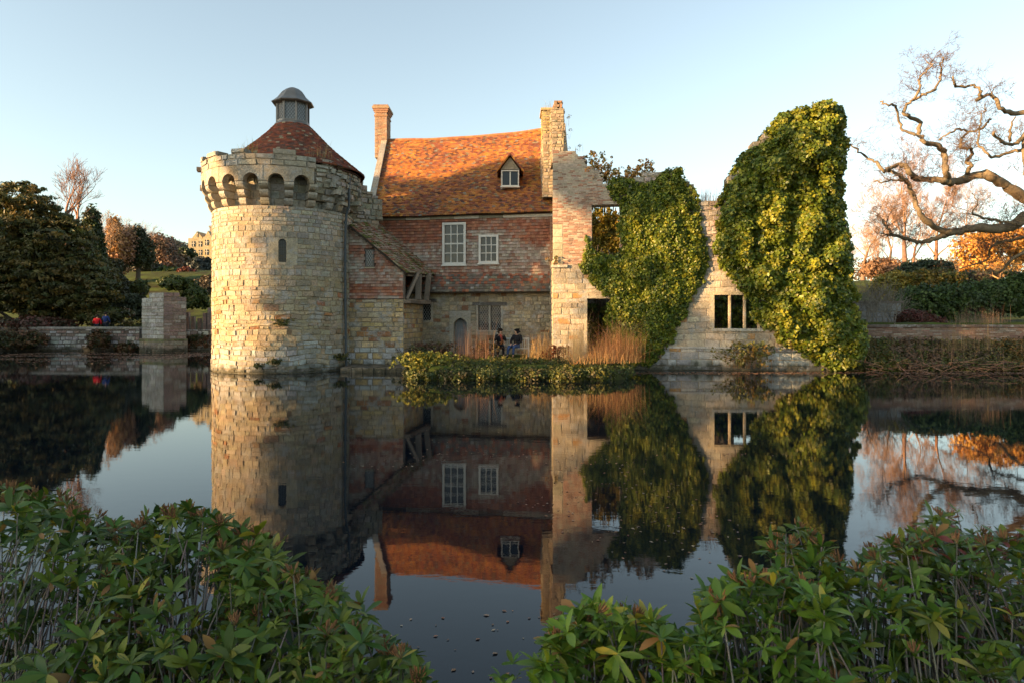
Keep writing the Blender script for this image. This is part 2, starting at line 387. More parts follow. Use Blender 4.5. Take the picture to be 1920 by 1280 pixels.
V = np.stack([gx.ravel(), gy.ravel(), gz.ravel()], 1); nx, ny = len(xs), len(ys)
ii = (np.arange(ny-1)[:, None]*nx+np.arange(nx-1)[None, :]).ravel()
gm, nt, b = mat_new('grassy_ground')
tc = N(nt, 'ShaderNodeTexCoord'); n1 = N(nt, 'ShaderNodeTexNoise'); n1.inputs['Scale'].default_value = .35; n1.inputs['Detail'].default_value = 9; n1.inputs['Roughness'].default_value = .7
nt.links.new(tc.outputs['Object'], n1.inputs['Vector'])
cr = N(nt, 'ShaderNodeValToRGB'); e = cr.color_ramp.elements
e[0].position = .36; e[0].color = (.030, .022, .013, 1); e[1].position = .66; e[1].color = (.085, .115, .022, 1)
x = cr.color_ramp.elements.new(.48); x.color = (.052, .062, .016, 1)
nt.links.new(n1.outputs['Fac'], cr.inputs[0]); nt.links.new(cr.outputs[0], b.inputs['Base Color']); b.inputs['Roughness'].default_value = .95; b.inputs['Specular IOR Level'].default_value = .1
gr = np_mesh('ground', V, np.stack([ii, ii+1, ii+nx+1, ii+nx], 1), None, [gm], None, True); tag(gr, kind='structure')
# ================================================================== water
wm, nt, b = mat_new('moat_water')
b.inputs['Base Color'].default_value = (.003, .006, .010, 1); b.inputs['Roughness'].default_value = .012; b.inputs['IOR'].default_value = 1.33; b.inputs['Specular IOR Level'].default_value = .5
tc = N(nt, 'ShaderNodeTexCoord'); mp = N(nt, 'ShaderNodeMapping'); mp.inputs['Scale'].default_value = (1.2, 2.6, 1)
n1 = N(nt, 'ShaderNodeTexNoise'); n1.inputs['Scale'].default_value = 2.2; n1.inputs['Detail'].default_value = 4; n1.inputs['Roughness'].default_value = .55
n2 = N(nt, 'ShaderNodeTexNoise'); n2.inputs['Scale'].default_value = .12; n2.inputs['Detail'].default_value = 2
nt.links.new(tc.outputs['Object'], mp.inputs['Vector']); nt.links.new(mp.outputs[0], n1.inputs['Vector']); nt.links.new(tc.outputs['Object'], n2.inputs['Vector'])
mr = N(nt, 'ShaderNodeMapRange'); mr.inputs['From Min'].default_value = .35; mr.inputs['From Max'].default_value = .7; mr.inputs['To Min'].default_value = .35; mr.inputs['To Max'].default_value = 1.5
nt.links.new(n2.outputs['Fac'], mr.inputs['Value'])
ml = N(nt, 'ShaderNodeMath', operation='MULTIPLY'); nt.links.new(n1.outputs['Fac'], ml.inputs[0]); nt.links.new(mr.outputs[0], ml.inputs[1])
bp = N(nt, 'ShaderNodeBump'); bp.inputs['Strength'].default_value = 1; bp.inputs['Distance'].default_value = .0007
nt.links.new(ml.outputs[0], bp.inputs['Height']); nt.links.new(bp.outputs['Normal'], b.inputs['Normal'])
wa = MB(); wa.face([(-51, 1.5, 0), (37, 1.5, 0), (37, 54, 0), (-51, 54, 0)]); tag(wa.build('moat_water', wm), kind='structure')
# ================================================================== round tower
TC = Vector((-11.05, 33.1, 0)); TR = 3.2
tower = thing('round_tower', 'round sandstone tower with arched corbels under its parapet, standing in the water', 'tower', TC)
def Ft(u, v, d):
    if v < 4.3: v += .09*nz(u*1.1, v*.8, 6)*min(1, (4.3-v)*2)*(v > .3)
    a = u/TR; r = TR+d+.05*max(0, (1.2-v))*.6+.02*nz(u*.8, v*.8, 3)
    return Vector((TC.x+r*math.sin(a), TC.y-r*math.cos(a), v))
PT = [(.355, .30, .215), (.385, .33, .24), (.33, .295, .235), (.39, .35, .27), (.30, .27, .21), (.36, .29, .19)]
PTg = [(.34, .32, .27), (.40, .37, .30), (.30, .28, .24), (.38, .33, .25)]
PTr = [(.38, .18, .08), (.30, .14, .07), (.42, .24, .11), (.27, .17, .10)]
def tcol(u, v):
    g = nz(u*.35, v*.35, 9)+.25*(v > 6.5); f = R.random()
    if v < 1.15+.7*nz(u*.7, 2.2) and R.random() < .8: return vary(R.choice([(.40, .40, .37), (.34, .34, .31), (.30, .28, .24)]), .18)
    if 1.3 < v < 4.2 and f < .07: return vary(R.choice(PTr), .2)
    c = R.choice(PT) if g < .12+R.uniform(-.1, .1) else R.choice(PTg)
    if v < 4.4: c = mixc(c, (.40, .30, .15), .4)
    return vary(c, .20)
m = MB()
LW = (.30-.20, .30+.20)           # lancet, in radians round the tower
lanc = [(LW[0]*TR, LW[1]*TR, 4.75, 5.95)]
masonry(m, Ft, -PI*TR, PI*TR, -.6, 4.1, (.13, .30), (.2, .62), tcol, thick=.5, jit=.022, prot=(.0, .045), gap=.008, mort=(.36, .29, .18))
masonry(m, Ft, -PI*TR, PI*TR, 4.1, 7.35, (.15, .30), (.2, .55), tcol, thick=.5, holes=lanc, jit=.016, prot=(.0, .03), gap=.006, mort=(.36, .29, .19))
m.build('wall', M_stone, tower)
# drum behind the machicolation
m = MB()
masonry(m, lambda u, v, d: Ft(u, v, d-.28), -PI*TR, PI*TR, 7.35, 9.25, (.26, .36), (.35, .7), tcol, thick=.5, jit=.012, prot=(.0, .02), gap=.009)
m.build('upper_drum', M_stone, tower)
# whitewashed rough band near the waterline
# corbels
ST = .30; arch_c = [.53-ST*k for k in range(0, 9)]
def warm(): return vary(R.choice(PT+PTg), .1)
def corbel(a, broken=False):
    mb = MB(); wv = .17
    tiers = [(7.36, .16), (7.70, .29), (8.04, .40)]
    for i, (z, pr) in enumerate(tiers[:(1 if broken else 3)] if broken else tiers):
        h = .31; col = warm(); hw = (wv+R.uniform(-.012, .012))/TR; n = 6
        prof = [(0, 0)]+[(pr*math.sin(t*PI/2/n)+.02*(t == n), h*.62*(1-math.cos(t*PI/2/n))) for t in range(1, n+1)]+[(pr+.02, h-.01), (0, h-.01)]
        vs = []
        for sgn in (-1, 1):
            for (d, zz) in prof: vs.append(Ft((a+sgn*hw)*TR, z+zz, -.34 if d == 0 else d))
        q = len(prof); fs = [tuple(range(q)), tuple(reversed(range(q, 2*q)))]+[(j, q+j, q+(j+1) % q, (j+1) % q) for j in range(q)]
        mb.add(vs, fs, col)
    mb.build('corbel', M_stone, tower)
for k in range(10): corbel(.68-ST*k)
for a, br in ((.96, True), (1.16, True), (1.36, True), (-2.35, False), (-2.65, False)): corbel(a, br)
# arcade panel: arches cut through, real thickness
def arcade(mb, ac, half, z_sp, z_top, d0, d1, rad):
    n = 14; top = []; cols = []
    us = sorted(set([ac-half, ac+half]+[ac+rad/TR*math.cos(PI*j/n) for j in range(n+1)]))
    def zb(a):
        x = (a-ac)*TR/rad
        return z_sp if abs(x) > .999 else z_sp+math.sqrt(1-x*x)*rad*1.08
    col = warm()
    for a, b in zip(us, us[1:]):
        solid = max(abs(a-ac), abs(b-ac))*TR > rad*1.001
        za = z_sp if solid else zb(a); zc = z_sp if solid else zb(b)
        if b > ac and a <= ac: col = warm()
        p = [Ft(a*TR, za, d1), Ft(b*TR, zc, d1), Ft(b*TR, zc, d0), Ft(a*TR, za, d0), Ft(a*TR, z_top, d1), Ft(b*TR, z_top, d1), Ft(b*TR, z_top, d0), Ft(a*TR, z_top, d0)]
        mb.hexa(p, col)
m = MB()
for c_ in arch_c: arcade(m, c_, ST/2, 8.36, 9.02, .12, .44+R.uniform(-.01, .01), .30)
m.build('arcade', M_stone, tower)
# parapet courses over the arcade, top broken unevenly
m = MB()
def ptop(u): return 9.62+.08*nz(u*1.7, 31)-.12*(nz(u*1.1, 5) > .18)-.35*max(0, (-u/TR-1.0))*.6-.25*max(0, u/TR-.35)
masonry(m, lambda u, v, d: Ft(u, v, d+.45), -2.05*TR, .70*TR, 9.02, 9.75, (.22, .30), (.35, .85), lambda u, v: vary(R.choice(PTg+PT[:2]), .12), thick=.55, top=ptop, gap=.012, prot=(.0, .06), jit=.03)
# broken stretch to the right: ragged stones closer to the drum
def rcol(u, v): return vary(R.choice(PTg+[(.30, .29, .22), (.26, .25, .20)]), .2)
masonry(m, lambda u, v, d: Ft(u, v, d+.06+.30*min(1, max(0, (v-7.9)/.5))+.12*nz(u*2, v*2)), .70*TR, 2.9*TR, 7.7, 9.55, (.16, .32), (.25, .55), rcol, thick=.5, top=lambda u: 9.52-.30*max(0, u/TR-.9)+.2*nz(u*1.5, 8), gap=.02, prot=(-.02, .10), jit=.03)
for _ in range(26):           # loose projecting stones
    a = R.uniform(.78, 1.9); z = R.uniform(7.6, 9.0); w_ = R.uniform(.12, .28); h_ = R.uniform(.1, .22)
    m.fbox(lambda u, v, d: Ft(u, v, d), a*TR, a*TR+w_, z, z+h_, .05, R.uniform(.38, .62), rcol(0, 0))
m.fbox(Ft, -1.55*TR, -1.50*TR, 9.02, 9.22, .3, .72, warm()); m.fbox(Ft, -1.62*TR, -1.52*TR, 8.55, 8.82, .3, .80, (.14, .12, .1))
m.fbox(Ft, -1.30*TR, -1.18*TR, 9.25, 9.42, .3, .66, (.16, .14, .12))
m.build('parapet', M_stone, tower)
m = MB(); Fq, _, _, Lq = plane_frame((-8.3, 34.3), ((717-960)/F_*35.4, 35.4))
masonry(m, Fq, 0, Lq, 5.2, 9.9, (.16, .32), (.22, .5), rcol, thick=.6, top=lambda u: interp(u/Lq, [(0, 9.3), (.35, 9.35), (.6, 9.0), (.8, 8.75), (1, 8.5)])+.2*nz(u*3, 2), right=lambda v: Lq*(1-.5*max(0, (8.0-v)/2.8))+.25*nz(v*2.5, 3), gap=.016, prot=(-.02, .12), jit=.03)
m.build('broken_return_wall', M_stone, tower)
# cone roof
CX, CY = -10.62, 33.1
m = MB()
def Fc(u, v, d):
    t = v/3.35; r = lerp(3.4, .78, t)-.12*math.sin(PI*t)+d*.6; z = lerp(9.35, 11.72, t)+d*.8; a = u/1.0
    r += .04*nz(math.cos(a)*3, math.sin(a)*3, t*3)
    return Vector((CX+r*math.sin(a), CY-r*math.cos(a), z))
PR = [(.25, .075, .042), (.20, .07, .045), (.28, .095, .05), (.16, .07, .05), (.13, .075, .055)]
nr = 26
for r in range(nr):
    v = 3.35*r/nr; rr = lerp(3.4, .78, r/nr); n = max(20, int(2*PI*rr/.17))
    for j in range(n):
        a0 = 2*PI*(j+.5*(r % 2))/n; a1 = a0+2*PI/n*.97; v1 = v+3.35/nr*1.06; p = .035+R.uniform(-.012, .012)
        c = vary(R.choice(PR), .2)
        if R.random() < .05: c = vary((.33, .29, .20), .2)
        m.add([Fc(a0, v, p), Fc(a1, v, p), Fc(a1, v1, .0), Fc(a0, v1, .0), Fc(a0, v, -.03), Fc(a1, v, -.03)], [(0, 1, 2, 3), (4, 5, 1, 0), (4, 0, 3), (5, 2, 1)], c)
m.lathe([(3.3, 9.2), (.7, 11.66)], CX, CY, 40, (.08, .04, .03))
m.build('cone_roof', M_tile, tower)
# lantern
lan = MB(); lan.lathe([(.86, 11.62), (.86, 11.74), (.80, 11.80)], CX, CY, 8, (.2, .2, .2), PI/8)
lan = lan.build('lantern', M_lead, tower)
ph = PI/8+.12
m = MB()
for j in range(8):
    a = 2*PI*j/8+ph; x, y = CX+.74*math.cos(a), CY+.74*math.sin(a); m.bar((x, y, 11.78), (x, y, 12.80), .085, .085, (.1, .1, .1))
    a2 = a+2*PI/8; x2, y2 = CX+.74*math.cos(a2), CY+.74*math.sin(a2)
    for z in (11.86, 12.76): m.bar((x, y, z), (x2, y2, z), .07, .08)
m.build('lantern_frame', M_lead, lan)
for j in range(8):
    a = 2*PI*j/8+ph; a2 = a+2*PI/8; m = MB(); r = .70
    p = Vector((CX+r*math.cos(a), CY+r*math.sin(a), 0)); q = Vector((CX+r*math.cos(a2), CY+r*math.sin(a2), 0))
    e = (q-p); Z = Vector((0, 0, 1)); m.face([p+Z*11.88, q+Z*11.88, q+Z*12.74, p+Z*12.74]); m.face([p*1+Z*11.88-(p-Vector((CX, CY, 0)))*.03, p+Z*12.74-(p-Vector((CX, CY, 0)))*.03, q+Z*12.74-(q-Vector((CX, CY, 0)))*.03, q+Z*11.88-(q-Vector((CX, CY, 0)))*.03])
    m.build('lantern_pane', M_glass2, lan)
m = MB()
for j in range(8):
    a = 2*PI*j/8+ph; a2 = a+2*PI/8; r = .715
    p = Vector((CX+r*math.cos(a), CY+r*math.sin(a), 0)); q = Vector((CX+r*math.cos(a2), CY+r*math.sin(a2), 0)); e = q-p
    for i in range(-5, 5):
        for s in (1, -1):
            t0 = i*.25; z0 = 11.88; t1 = t0+s*1.2; z1 = 12.74
            ta, tb, za, zb = t0, t1, z0, z1
            if s < 0: ta, tb = t0+1.2, t0
            # clip to the pane
            def cl(t, a, za, b, zb): return za+(t-a)/(b-a)*(zb-za)
            A, ZA, B, ZB = ta, za, tb, zb
            if min(A, B) > 1 or max(A, B) < 0: continue
            lo = 0; hi = 1
            if A < 0: ZA = cl(0, ta, za, tb, zb); A = 0
            if A > 1: ZA = cl(1, ta, za, tb, zb); A = 1
            if B < 0: ZB = cl(0, ta, za, tb, zb); B = 0
            if B > 1: ZB = cl(1, ta, za, tb, zb); B = 1
            m.bar(p+e*A+Vector((0, 0, ZA)), p+e*B+Vector((0, 0, ZB)), .014)
m.build('lattice', M_iron, lan)
m = MB(); m.lathe([(.98, 12.74), (1.02, 12.78), (.86, 12.90), (.72, 13.03), (.62, 13.18), (.50, 13.34), (.32, 13.48), (.12, 13.57), (.02, 13.60)], CX, CY, 8, (.2, .2, .2), ph)
m.build('lantern_cap', M_lead, lan)
# lancet window
m = MB()
def arch_pts(c, w_, z0, z1, n=8):
    sp = z1-w_; return [(c-w_, z0), (c+w_, z0)]+[(c+w_*math.cos(PI*j/n), sp+w_*math.sin(PI*j/n)) for j in range(n+1)]
uc = .30*TR
# dressed surround: plates leaving the arched light open
hw, z0, z1 = .17, 4.87, 5.90
for sgn in (-1, 1): m.fbox(Ft, min(uc+sgn*.64, uc+sgn*hw), max(uc+sgn*.64, uc+sgn*hw), 4.75, z1-hw, -.3, .012, (.42, .36, .25))
m.fbox(Ft, uc-hw, uc+hw, 4.75, z0, -.3, .03, (.40, .35, .26))
n = 10
for j in range(n):
    a, b = PI*j/n, PI*(j+1)/n
    xa, xb = uc+hw*math.cos(a), uc+hw*math.cos(b); za, zb = z1-hw+hw*math.sin(a), z1-hw+hw*math.sin(b)
    m.hexa([Ft(xb, zb, .012), Ft(xa, za, .012), Ft(xa, za, -.3), Ft(xb, zb, -.3), Ft(xb, 5.95, .012), Ft(xa, 5.95, .012), Ft(xa, 5.95, -.3), Ft(xb, 5.95, -.3)], (.40, .34, .24))
for sgn in (-1, 1): m.fbox(Ft, min(uc+sgn*.64, uc+sgn*hw), max(uc+sgn*.64, uc+sgn*hw), z1-hw, 5.95, -.3, .010, (.42, .36, .25))
lw = m.build('lancet_window', M_stone, tower)
m = MB(); m.fbox(Ft, uc-.2, uc+.2, 4.8, 5.93, -.2, -.15); m.build('pane', M_glass, lw)
m = MB()
for i in range(8): z = 4.95+i*.125; m.fbox(Ft, uc-.18, uc+.18, z, z+.018, -.14, -.11)
for x_ in (-.06, .05): m.fbox(Ft, uc+x_, uc+x_+.015, 4.87, 5.9, -.145, -.115)
m.build('window_bars', M_iron, lw)
# drain pipe
m = MB(); a = 1.28; P0 = lambda z, d=.17: Ft(a*TR, z, d)
m.tube([P0(9.35, .35), P0(8.6, .36), P0(7.7, .33), P0(7.2, .18), P0(6, .14), P0(3, .14), P0(.15, .16)], .06, 8)
for z in (8.9, 6.9, 5.1, 3.3, 1.5): m.tube([P0(z-.05, .36 if z > 7.4 else .15), P0(z+.05, .36 if z > 7.4 else .15)], .085, 8)
m.build('drainpipe', mat_plain('blue_grey_pipe', (.06, .075, .085), .5, .2), tower)
# ================================================================== the old house
HA, HB = (-8.2, 36.75), (2.15, 35.05)
Fh, uh, Yh, Lh = plane_frame(HA, HB)
house = thing('old_house', 'old house with a steep orange tiled roof, red tile-hung upper wall and rubble ground floor', 'house', (-3, 36, .5))
ZE = 7.78; ZS = 4.72; SKB = 3.78
RT = [(.34, .12, .065), (.28, .10, .055), (.37, .16, .09), (.24, .10, .065)]
WL = [(.42, .37, .31), (.36, .31, .25), (.45, .40, .33), (.31, .22, .17)]
def wallcol(u, v):
    s = .6*nz(u*.35+3, v*1.2, 1.5)+.5*nz(u*.9, v*6.5, 7)-.1
    s += .30*math.exp(-((v-5.8)/.8)**2)-.25*(v > 7.1)
    return vary(mixc(R.choice(RT), R.choice(WL), max(.05, min(.95, .48+s*1.6+R.uniform(-.3, .3)))), .16)
uw1a, uw1b = uh(830), uh(874); zw1a, zw1b = zof(497, Yh(850)), zof(418, Yh(850))
uw2a, uw2b = uh(898), uh(935); zw2a, zw2b = zof(494, Yh(916)), zof(441, Yh(916))
def wallkeep(u, v): return not (uw1a < u < uw1b and zw1a < v < zw1b) and not (uw2a < u < uw2b and zw2a < v < zw2b)
m = MB()
tiles(m, Fh, 0, Lh, ZS-.05, ZE-.12, .155, .17, wallcol, prot=.065, keep=wallkeep, wob=.008)
def wall_with_holes(mb, Fm, u0, u1, v0, v1, d0, d1, holes, col):
    us = sorted({u0, u1, *[h[0] for h in holes], *[h[1] for h in holes]}); vs = sorted({v0, v1, *[h[2] for h in holes], *[h[3] for h in holes]})
    for a, b in zip(us, us[1:]):
        for c, d in zip(vs, vs[1:]):
            if any(h[0]-1e-6 < (a+b)/2 < h[1] and h[2]-1e-6 < (c+d)/2 < h[3] for h in holes): continue
            mb.fbox(Fm, a, b, c, d, d0, d1, col)
wall_with_holes(m, Fh, 0, Lh, ZS-.1, ZE+.1, -.3, -.006, [(uw1a, uw1b, zw1a, zw1b), (uw2a, uw2b, zw2a, zw2b)], (.2, .1, .07))
m.build('tile_hung_wall', M_tile, house)
# skirt roof over the ground floor
m = MB()
dn = Vector((HB[1]-HA[1], -(HB[0]-HA[0]), 0)).normalized()
def Fs(u, v, d):      # v along slope 0..1
    return Fh(u, lerp(SKB, ZS+.02, v/1.05)+d*.5, lerp(.40, .03, max(0, v/1.05)**.8)+d*.8+.015*nz(u*.9, 4))
def skcol(u, v):
    if R.random() < .18+.25*(v > .5): return vary(R.choice(RT), .25)
    if R.random() < .05: return vary((.34, .32, .28), .2)
    return vary(R.choice([(.17, .14, .11), (.21, .18, .13), (.14, .125, .10), (.19, .13, .10)]), .2)
tiles(m, Fs, 0, Lh, 0, 1.05, .15, .17, skcol, prot=.04, wob=.01)
m.hexa([Fh(0, SKB-.05, .38), Fh(Lh, SKB-.05, .38), Fh(Lh, SKB-.05, -.3), Fh(0, SKB-.05, -.3), Fh(0, SKB-.005, .38), Fh(Lh, SKB-.005, .38), Fh(Lh, ZS, -.3), Fh(0, ZS, -.3)], (.06, .045, .03))
m.build('skirt_roof', M_tile, house)
# ground floor rubble
DL = -.12
Flo = lambda u, v, d: Fh(u, v+.05*nz(u*1.1, v*.8, 2)*(SKB-.3 > v > .6), d+DL)
ul = lambda px: uh(px, DL)
w3 = (ul(788), ul(812), zof(604, 35.9), zof(566, 35.9)); w4 = (ul(893), ul(943), zof(623, 35.5), zof(572, 35.5))
dr = (ul(843), ul(883), .45, zof(583, 35.6))
PH = [(.40, .32, .20), (.34, .27, .17), (.44, .36, .24), (.30, .25, .18), (.36, .31, .23)]
def hcol(u, v):
    if R.random() < .10: return vary((.25, .13, .07), .2)
    c = R.choice(PH); return vary(mixc(c, (.30, .25, .19), .4 if v < 1.8 else 0), .17)
m = MB()
masonry(m, Flo, 0, Lh, .0, SKB-.04, (.12, .26), (.2, .55), hcol, thick=.5, holes=[w3, w4, dr], jit=.025, prot=(.0, .045), gap=.014, mort=(.30, .25, .17))
m.build('rubble_wall', M_stone, house)
# roof
NW, NE_ = Vector((-7.95, 43.6, 14.0)), Vector((3.0, 41.6, 14.05))
EW, EE = Fh(uh(702), ZE, .32), Fh(Lh+.1, ZE+.08, .32)
NW.z = zof(262, 43.4); NE_.z = zof(240, 41.7)
nrm = (EE-EW).cross(NW-EW).normalized()
if nrm.y > 0: nrm = -nrm
LR = (NW-EW).length
def Fr(u, v, d):       # u 0..1 along, v 0..LR up
    t = v/LR; a = EW.lerp(EE, u); b = NW.lerp(NE_, u); p = a.lerp(b, t)
    sag = -.22*math.sin(PI*min(1, max(0, u)))*t-.10*math.sin(PI*t)*math.sin(PI*u)+.05*nz(u*6, t*4)
    sag += .25*(u-.1)*0
    return p+nrm*(sag+d)
LU = (EE-EW).length
OR = [(.52, .21, .05), (.54, .25, .055), (.48, .185, .045), (.44, .18, .055), (.50, .23, .07)]
LO = [(.24, .085, .055), (.19, .08, .06), (.28, .10, .055), (.15, .08, .065)]
def roofcol(u, v):
    q = .58+.7*nz(u*.5, v*.5)+.3*max(0, u/LU-.75)
    if R.random() < .05: return vary((.25, .2, .12), .25)
    if R.random() < .8: return vary(mixc(R.choice(LO), R.choice(OR), max(0, min(1, q+R.uniform(-.4, .4)))), .14)
    if u > LU*.80 and R.random() < .55*max(0, min(1, (u/LU-.78)*6)): return vary((.30, .17, .04), .35)
    if R.random() < .06: return vary((.26, .24, .2), .2)
    return vary(R.choice(LO), .2)
m = MB()
tiles(m, lambda u, v, d: Fr(u/LU, v, d), 0, LU, 0, LR, .165, .17, roofcol, prot=.045, wob=.014)
NU = 48
for i in range(NU):          # deck under the tiles and the far slope
    a, b = i/NU, (i+1)/NU
    for k in range(12): m.face([Fr(a, LR*k/12, -.07), Fr(b, LR*k/12, -.07), Fr(b, LR*(k+1)/12, -.07), Fr(a, LR*(k+1)/12, -.07)], (.05, .03, .02))
    m.face([Fr(a, LR, .02), Fr(b, LR, .02), Fr(b, LR, 0)+Vector((1.2, 6.5, -6.3)), Fr(a, LR, 0)+Vector((1.2, 6.5, -6.3))], (.2, .09, .05))
    m.tube([Fr(a, LR, 0), Fr(b+.004, LR, 0)], .11, 8, vary((.34, .15, .07), .2))
m.build('roof', M_tile, house)
# eaves board
m = MB(); us_ = np.linspace(0, Lh, 9)
for i, (a, b) in enumerate(zip(us_, us_[1:])):
    m.fbox(Fh, a+.005, b-.005, ZE-.16+.01*(i % 2), ZE+.0, .02, .10, [(.50, .46, .38), (.20, .17, .13), (.5, .46, .38), (.3, .27, .2), (.48, .44, .36), (.22, .2, .15), (.52, .48, .4), (.5, .47, .4)][i])
m.build('eaves_board', M_wood, house)
# gables, left and right
m = MB()
def gable(x_off, e_pt, r_pt, back, w_, zt, cols):
    n = 10
    for i in range(n):
        a, b = e_pt.lerp(r_pt, i/n), e_pt.lerp(r_pt, (i+1)/n); za = lerp(a.z, b.z, .0)+zt
        x = Vector((w_, 0, 0)); dz = Vector((0, 0, 1))
        lo = 3.0
        m.hexa([Vector((a.x, a.y, lo)), Vector((a.x+w_, a.y, lo)), Vector((b.x+w_, b.y, lo)), Vector((b.x, b.y, lo)), Vector((a.x, a.y, a.z+zt)), Vector((a.x+w_, a.y, a.z+zt)), Vector((b.x+w_, b.y, b.z+zt)), Vector((b.x, b.y, b.z+zt))], vary(R.choice(cols), .15))
    e2 = r_pt+Vector((1.2, 6.5, -6.3))
    for i in range(n):
        a, b = r_pt.lerp(e2, i/n), r_pt.lerp(e2, (i+1)/n)
        m.hexa([Vector((a.x, a.y, lo)), Vector((a.x+w_, a.y, lo)), Vector((b.x+w_, b.y, lo)), Vector((b.x, b.y, lo)), Vector((a.x, a.y, a.z+zt)), Vector((a.x+w_, a.y, a.z+zt)), Vector((b.x+w_, b.y, b.z+zt)), Vector((b.x, b.y, b.z+zt))], vary(R.choice(cols), .15))
gable(0, EW+Vector((-.35, 0, 0)), NW+Vector((-.35, 0, 0)), 0, .34, .22, PTg)
m.build('left_gable', M_stone, house)
m = MB()
gable(0, EE+Vector((-.25, .3, 0)), NE_+Vector((-.25, 0, 0)), 0, .5, .25, [(.36, .22, .13), (.34, .28, .2), (.4, .3, .18)])
m.build('right_gable', M_brick, house)
# brick chimney on the left gable
BK = [(.34, .19, .11), (.37, .22, .13), (.30, .16, .10), (.38, .27, .17), (.27, .18, .13)]
def bcol(u, v): return vary(R.choice(BK), .18)
def brick_stack(name, x0, x1, y0, y1, z0, z1, parent, colf=bcol, caps=True, rot=0, rag=0):
    mb = MB(); c = Vector(((x0+x1)/2, (y0+y1)/2, 0))
    def side(A, B):
        Fm, _, _, L = plane_frame(A, B)
        masonry(mb, Fm, 0, L, z0, z1, (.07, .08), (.2, .24), colf, thick=.12, gap=.005, prot=(.0, .012), jit=.003, mort=(.42, .36, .28), top=(lambda u: z1-rag*(.5+.5*nz(u*2, z0))) if rag else None)
    side((x0, y0), (x1, y0)); side((x1, y0), (x1, y1)); side((x1, y1), (x0, y1)); side((x0, y1), (x0, y0))
    mb.box(x0+.1, x1-.1, y0+.1, y1-.1, z0, z1-.02-rag, (.1, .08, .06))
    if caps:
        for i, (e_, za, zb) in enumerate([(.04, z1-.62, z1-.52), (.05, z1-.36, z1-.26), (.10, z1-.26, z1-.14), (.15, z1-.14, z1-.0), (.09, z1, z1+.1)]):
            mb.box(x0-e_, x1+e_, y0-e_, y1+e_, za, zb, vary(BK[i % 5], .1))
    return mb.build(name, M_brick, parent)
ch = brick_stack('chimney', -8.68, -7.92, 43.2, 44.5, 12.6, zof(201, 43.3), house)
# dormer
m = MB()
DY = 36.75; dx0, dx1 = (940-960)/F_*DY, (973-960)/F_*DY; dz0, dz1 = zof(350, DY), zof(320, DY)
dg = MB(); dg.box(dx0-.03, dx1+.03, DY+.14, DY+2.2, dz0-.12, dz1+.12, (.22, .12, .08))
zp = zof(293, DY); xm = (dx0+dx1)/2; e_ = .24
dg.add([(dx0-.03, DY, dz1+.06), (dx1+.03, DY, dz1+.06), (xm, DY, zp-.06), (dx0-.03, DY+2.4, dz1+.06), (dx1+.03, DY+2.4, dz1+.06), (xm, DY+2.4, zp-.06)], [(0, 1, 2), (3, 5, 4), (0, 3, 4, 1)], (.30, .26, .18))
dor = dg.build('dormer', M_stone, house)
m = MB()
for s in (-1, 1):
    lo = Vector((xm+s*((dx1-dx0)/2+e_), DY-.18, dz1-.10)); hi = Vector((xm, DY-.18, zp+.03)); dd = Vector((0, 3.0, 0)); up = Vector((0, 0, .07))
    nrow = 6
    for r in range(nrow):
        a = lo.lerp(hi, r/nrow); b = lo.lerp(hi, (r+1.05)/nrow)
        for j in range(14):
            y0, y1 = dd*(j/14), dd*((j+.96)/14); o = Vector((s*.02, 0, .03))
            m.add([a+y0+up+o, a+y1+up+o, b+y1+up, b+y0+up, a+y0, a+y1, b+y1, b+y0], [(0, 1, 2, 3), (4, 5, 1, 0), (0, 3, 7, 4), (4, 7, 6, 5), (1, 5, 6, 2)], vary(R.choice(LO+OR[:2]), .2))
m.build('dormer_roof', M_tile, dor)
def window(name, Fm, u0, u1, v0, v1, nxp, nyp, parent, d=.02, fw=.07, mw=.022, mat=M_white, sill=True, glass=M_glass, split=None):
    mb = MB(); c = (.5, .5, .5)
    mb.fbox(Fm, u0, u0+fw, v0, v1, d-.14, d+.05); mb.fbox(Fm, u1-fw, u1, v0, v1, d-.14, d+.05)
    mb.fbox(Fm, u0+fw, u1-fw, v1-fw, v1, d-.14, d+.048); mb.fbox(Fm, u0+fw, u1-fw, v0, v0+fw, d-.14, d+.048)
    f = mb.build(name, mat, parent)
    g = MB(); g.fbox(Fm, u0+fw*.5, u1-fw*.5, v0+fw*.5, v1-fw*.5, d-.07, d-.05); g.build('pane', glass, f)
    g = MB(); a, b, z0, z1 = u0+fw, u1-fw, v0+fw, v1-fw
    for i in range(1, nxp): x_ = lerp(a, b, i/nxp); g.fbox(Fm, x_-mw/2, x_+mw/2, z0, z1, d-.045, d+.0)
    for i in range(1, nyp):
        z_ = lerp(z0, z1, i/nyp); t = mw*(1.7 if (split == i) else 1); g.fbox(Fm, a, b, z_-t/2, z_+t/2, d-.044, d+.003)
    g.build('glazing_bars', mat, f)
    if sill: g = MB(); g.fbox(Fm, u0-.05, u1+.05, v0-.07, v0-.002, d-.05, d+.10); g.build('sill', mat, f)
    return f
Fd = lambda u, v, d: Vector((u, DY-d, v))
window('dormer_window', Fd, dx0, dx1, dz0, dz1, 2, 1, dor, d=.03, fw=.055, mw=.06)
window('tall_sash_window', Fh, uw1a, uw1b, zw1a, zw1b, 3, 4, house, d=.05, fw=.12, mw=.045, split=2)
window('small_sash_window', Fh, uw2a, uw2b, zw2a, zw2b, 3, 3, house, d=.05, fw=.11, mw=.042)
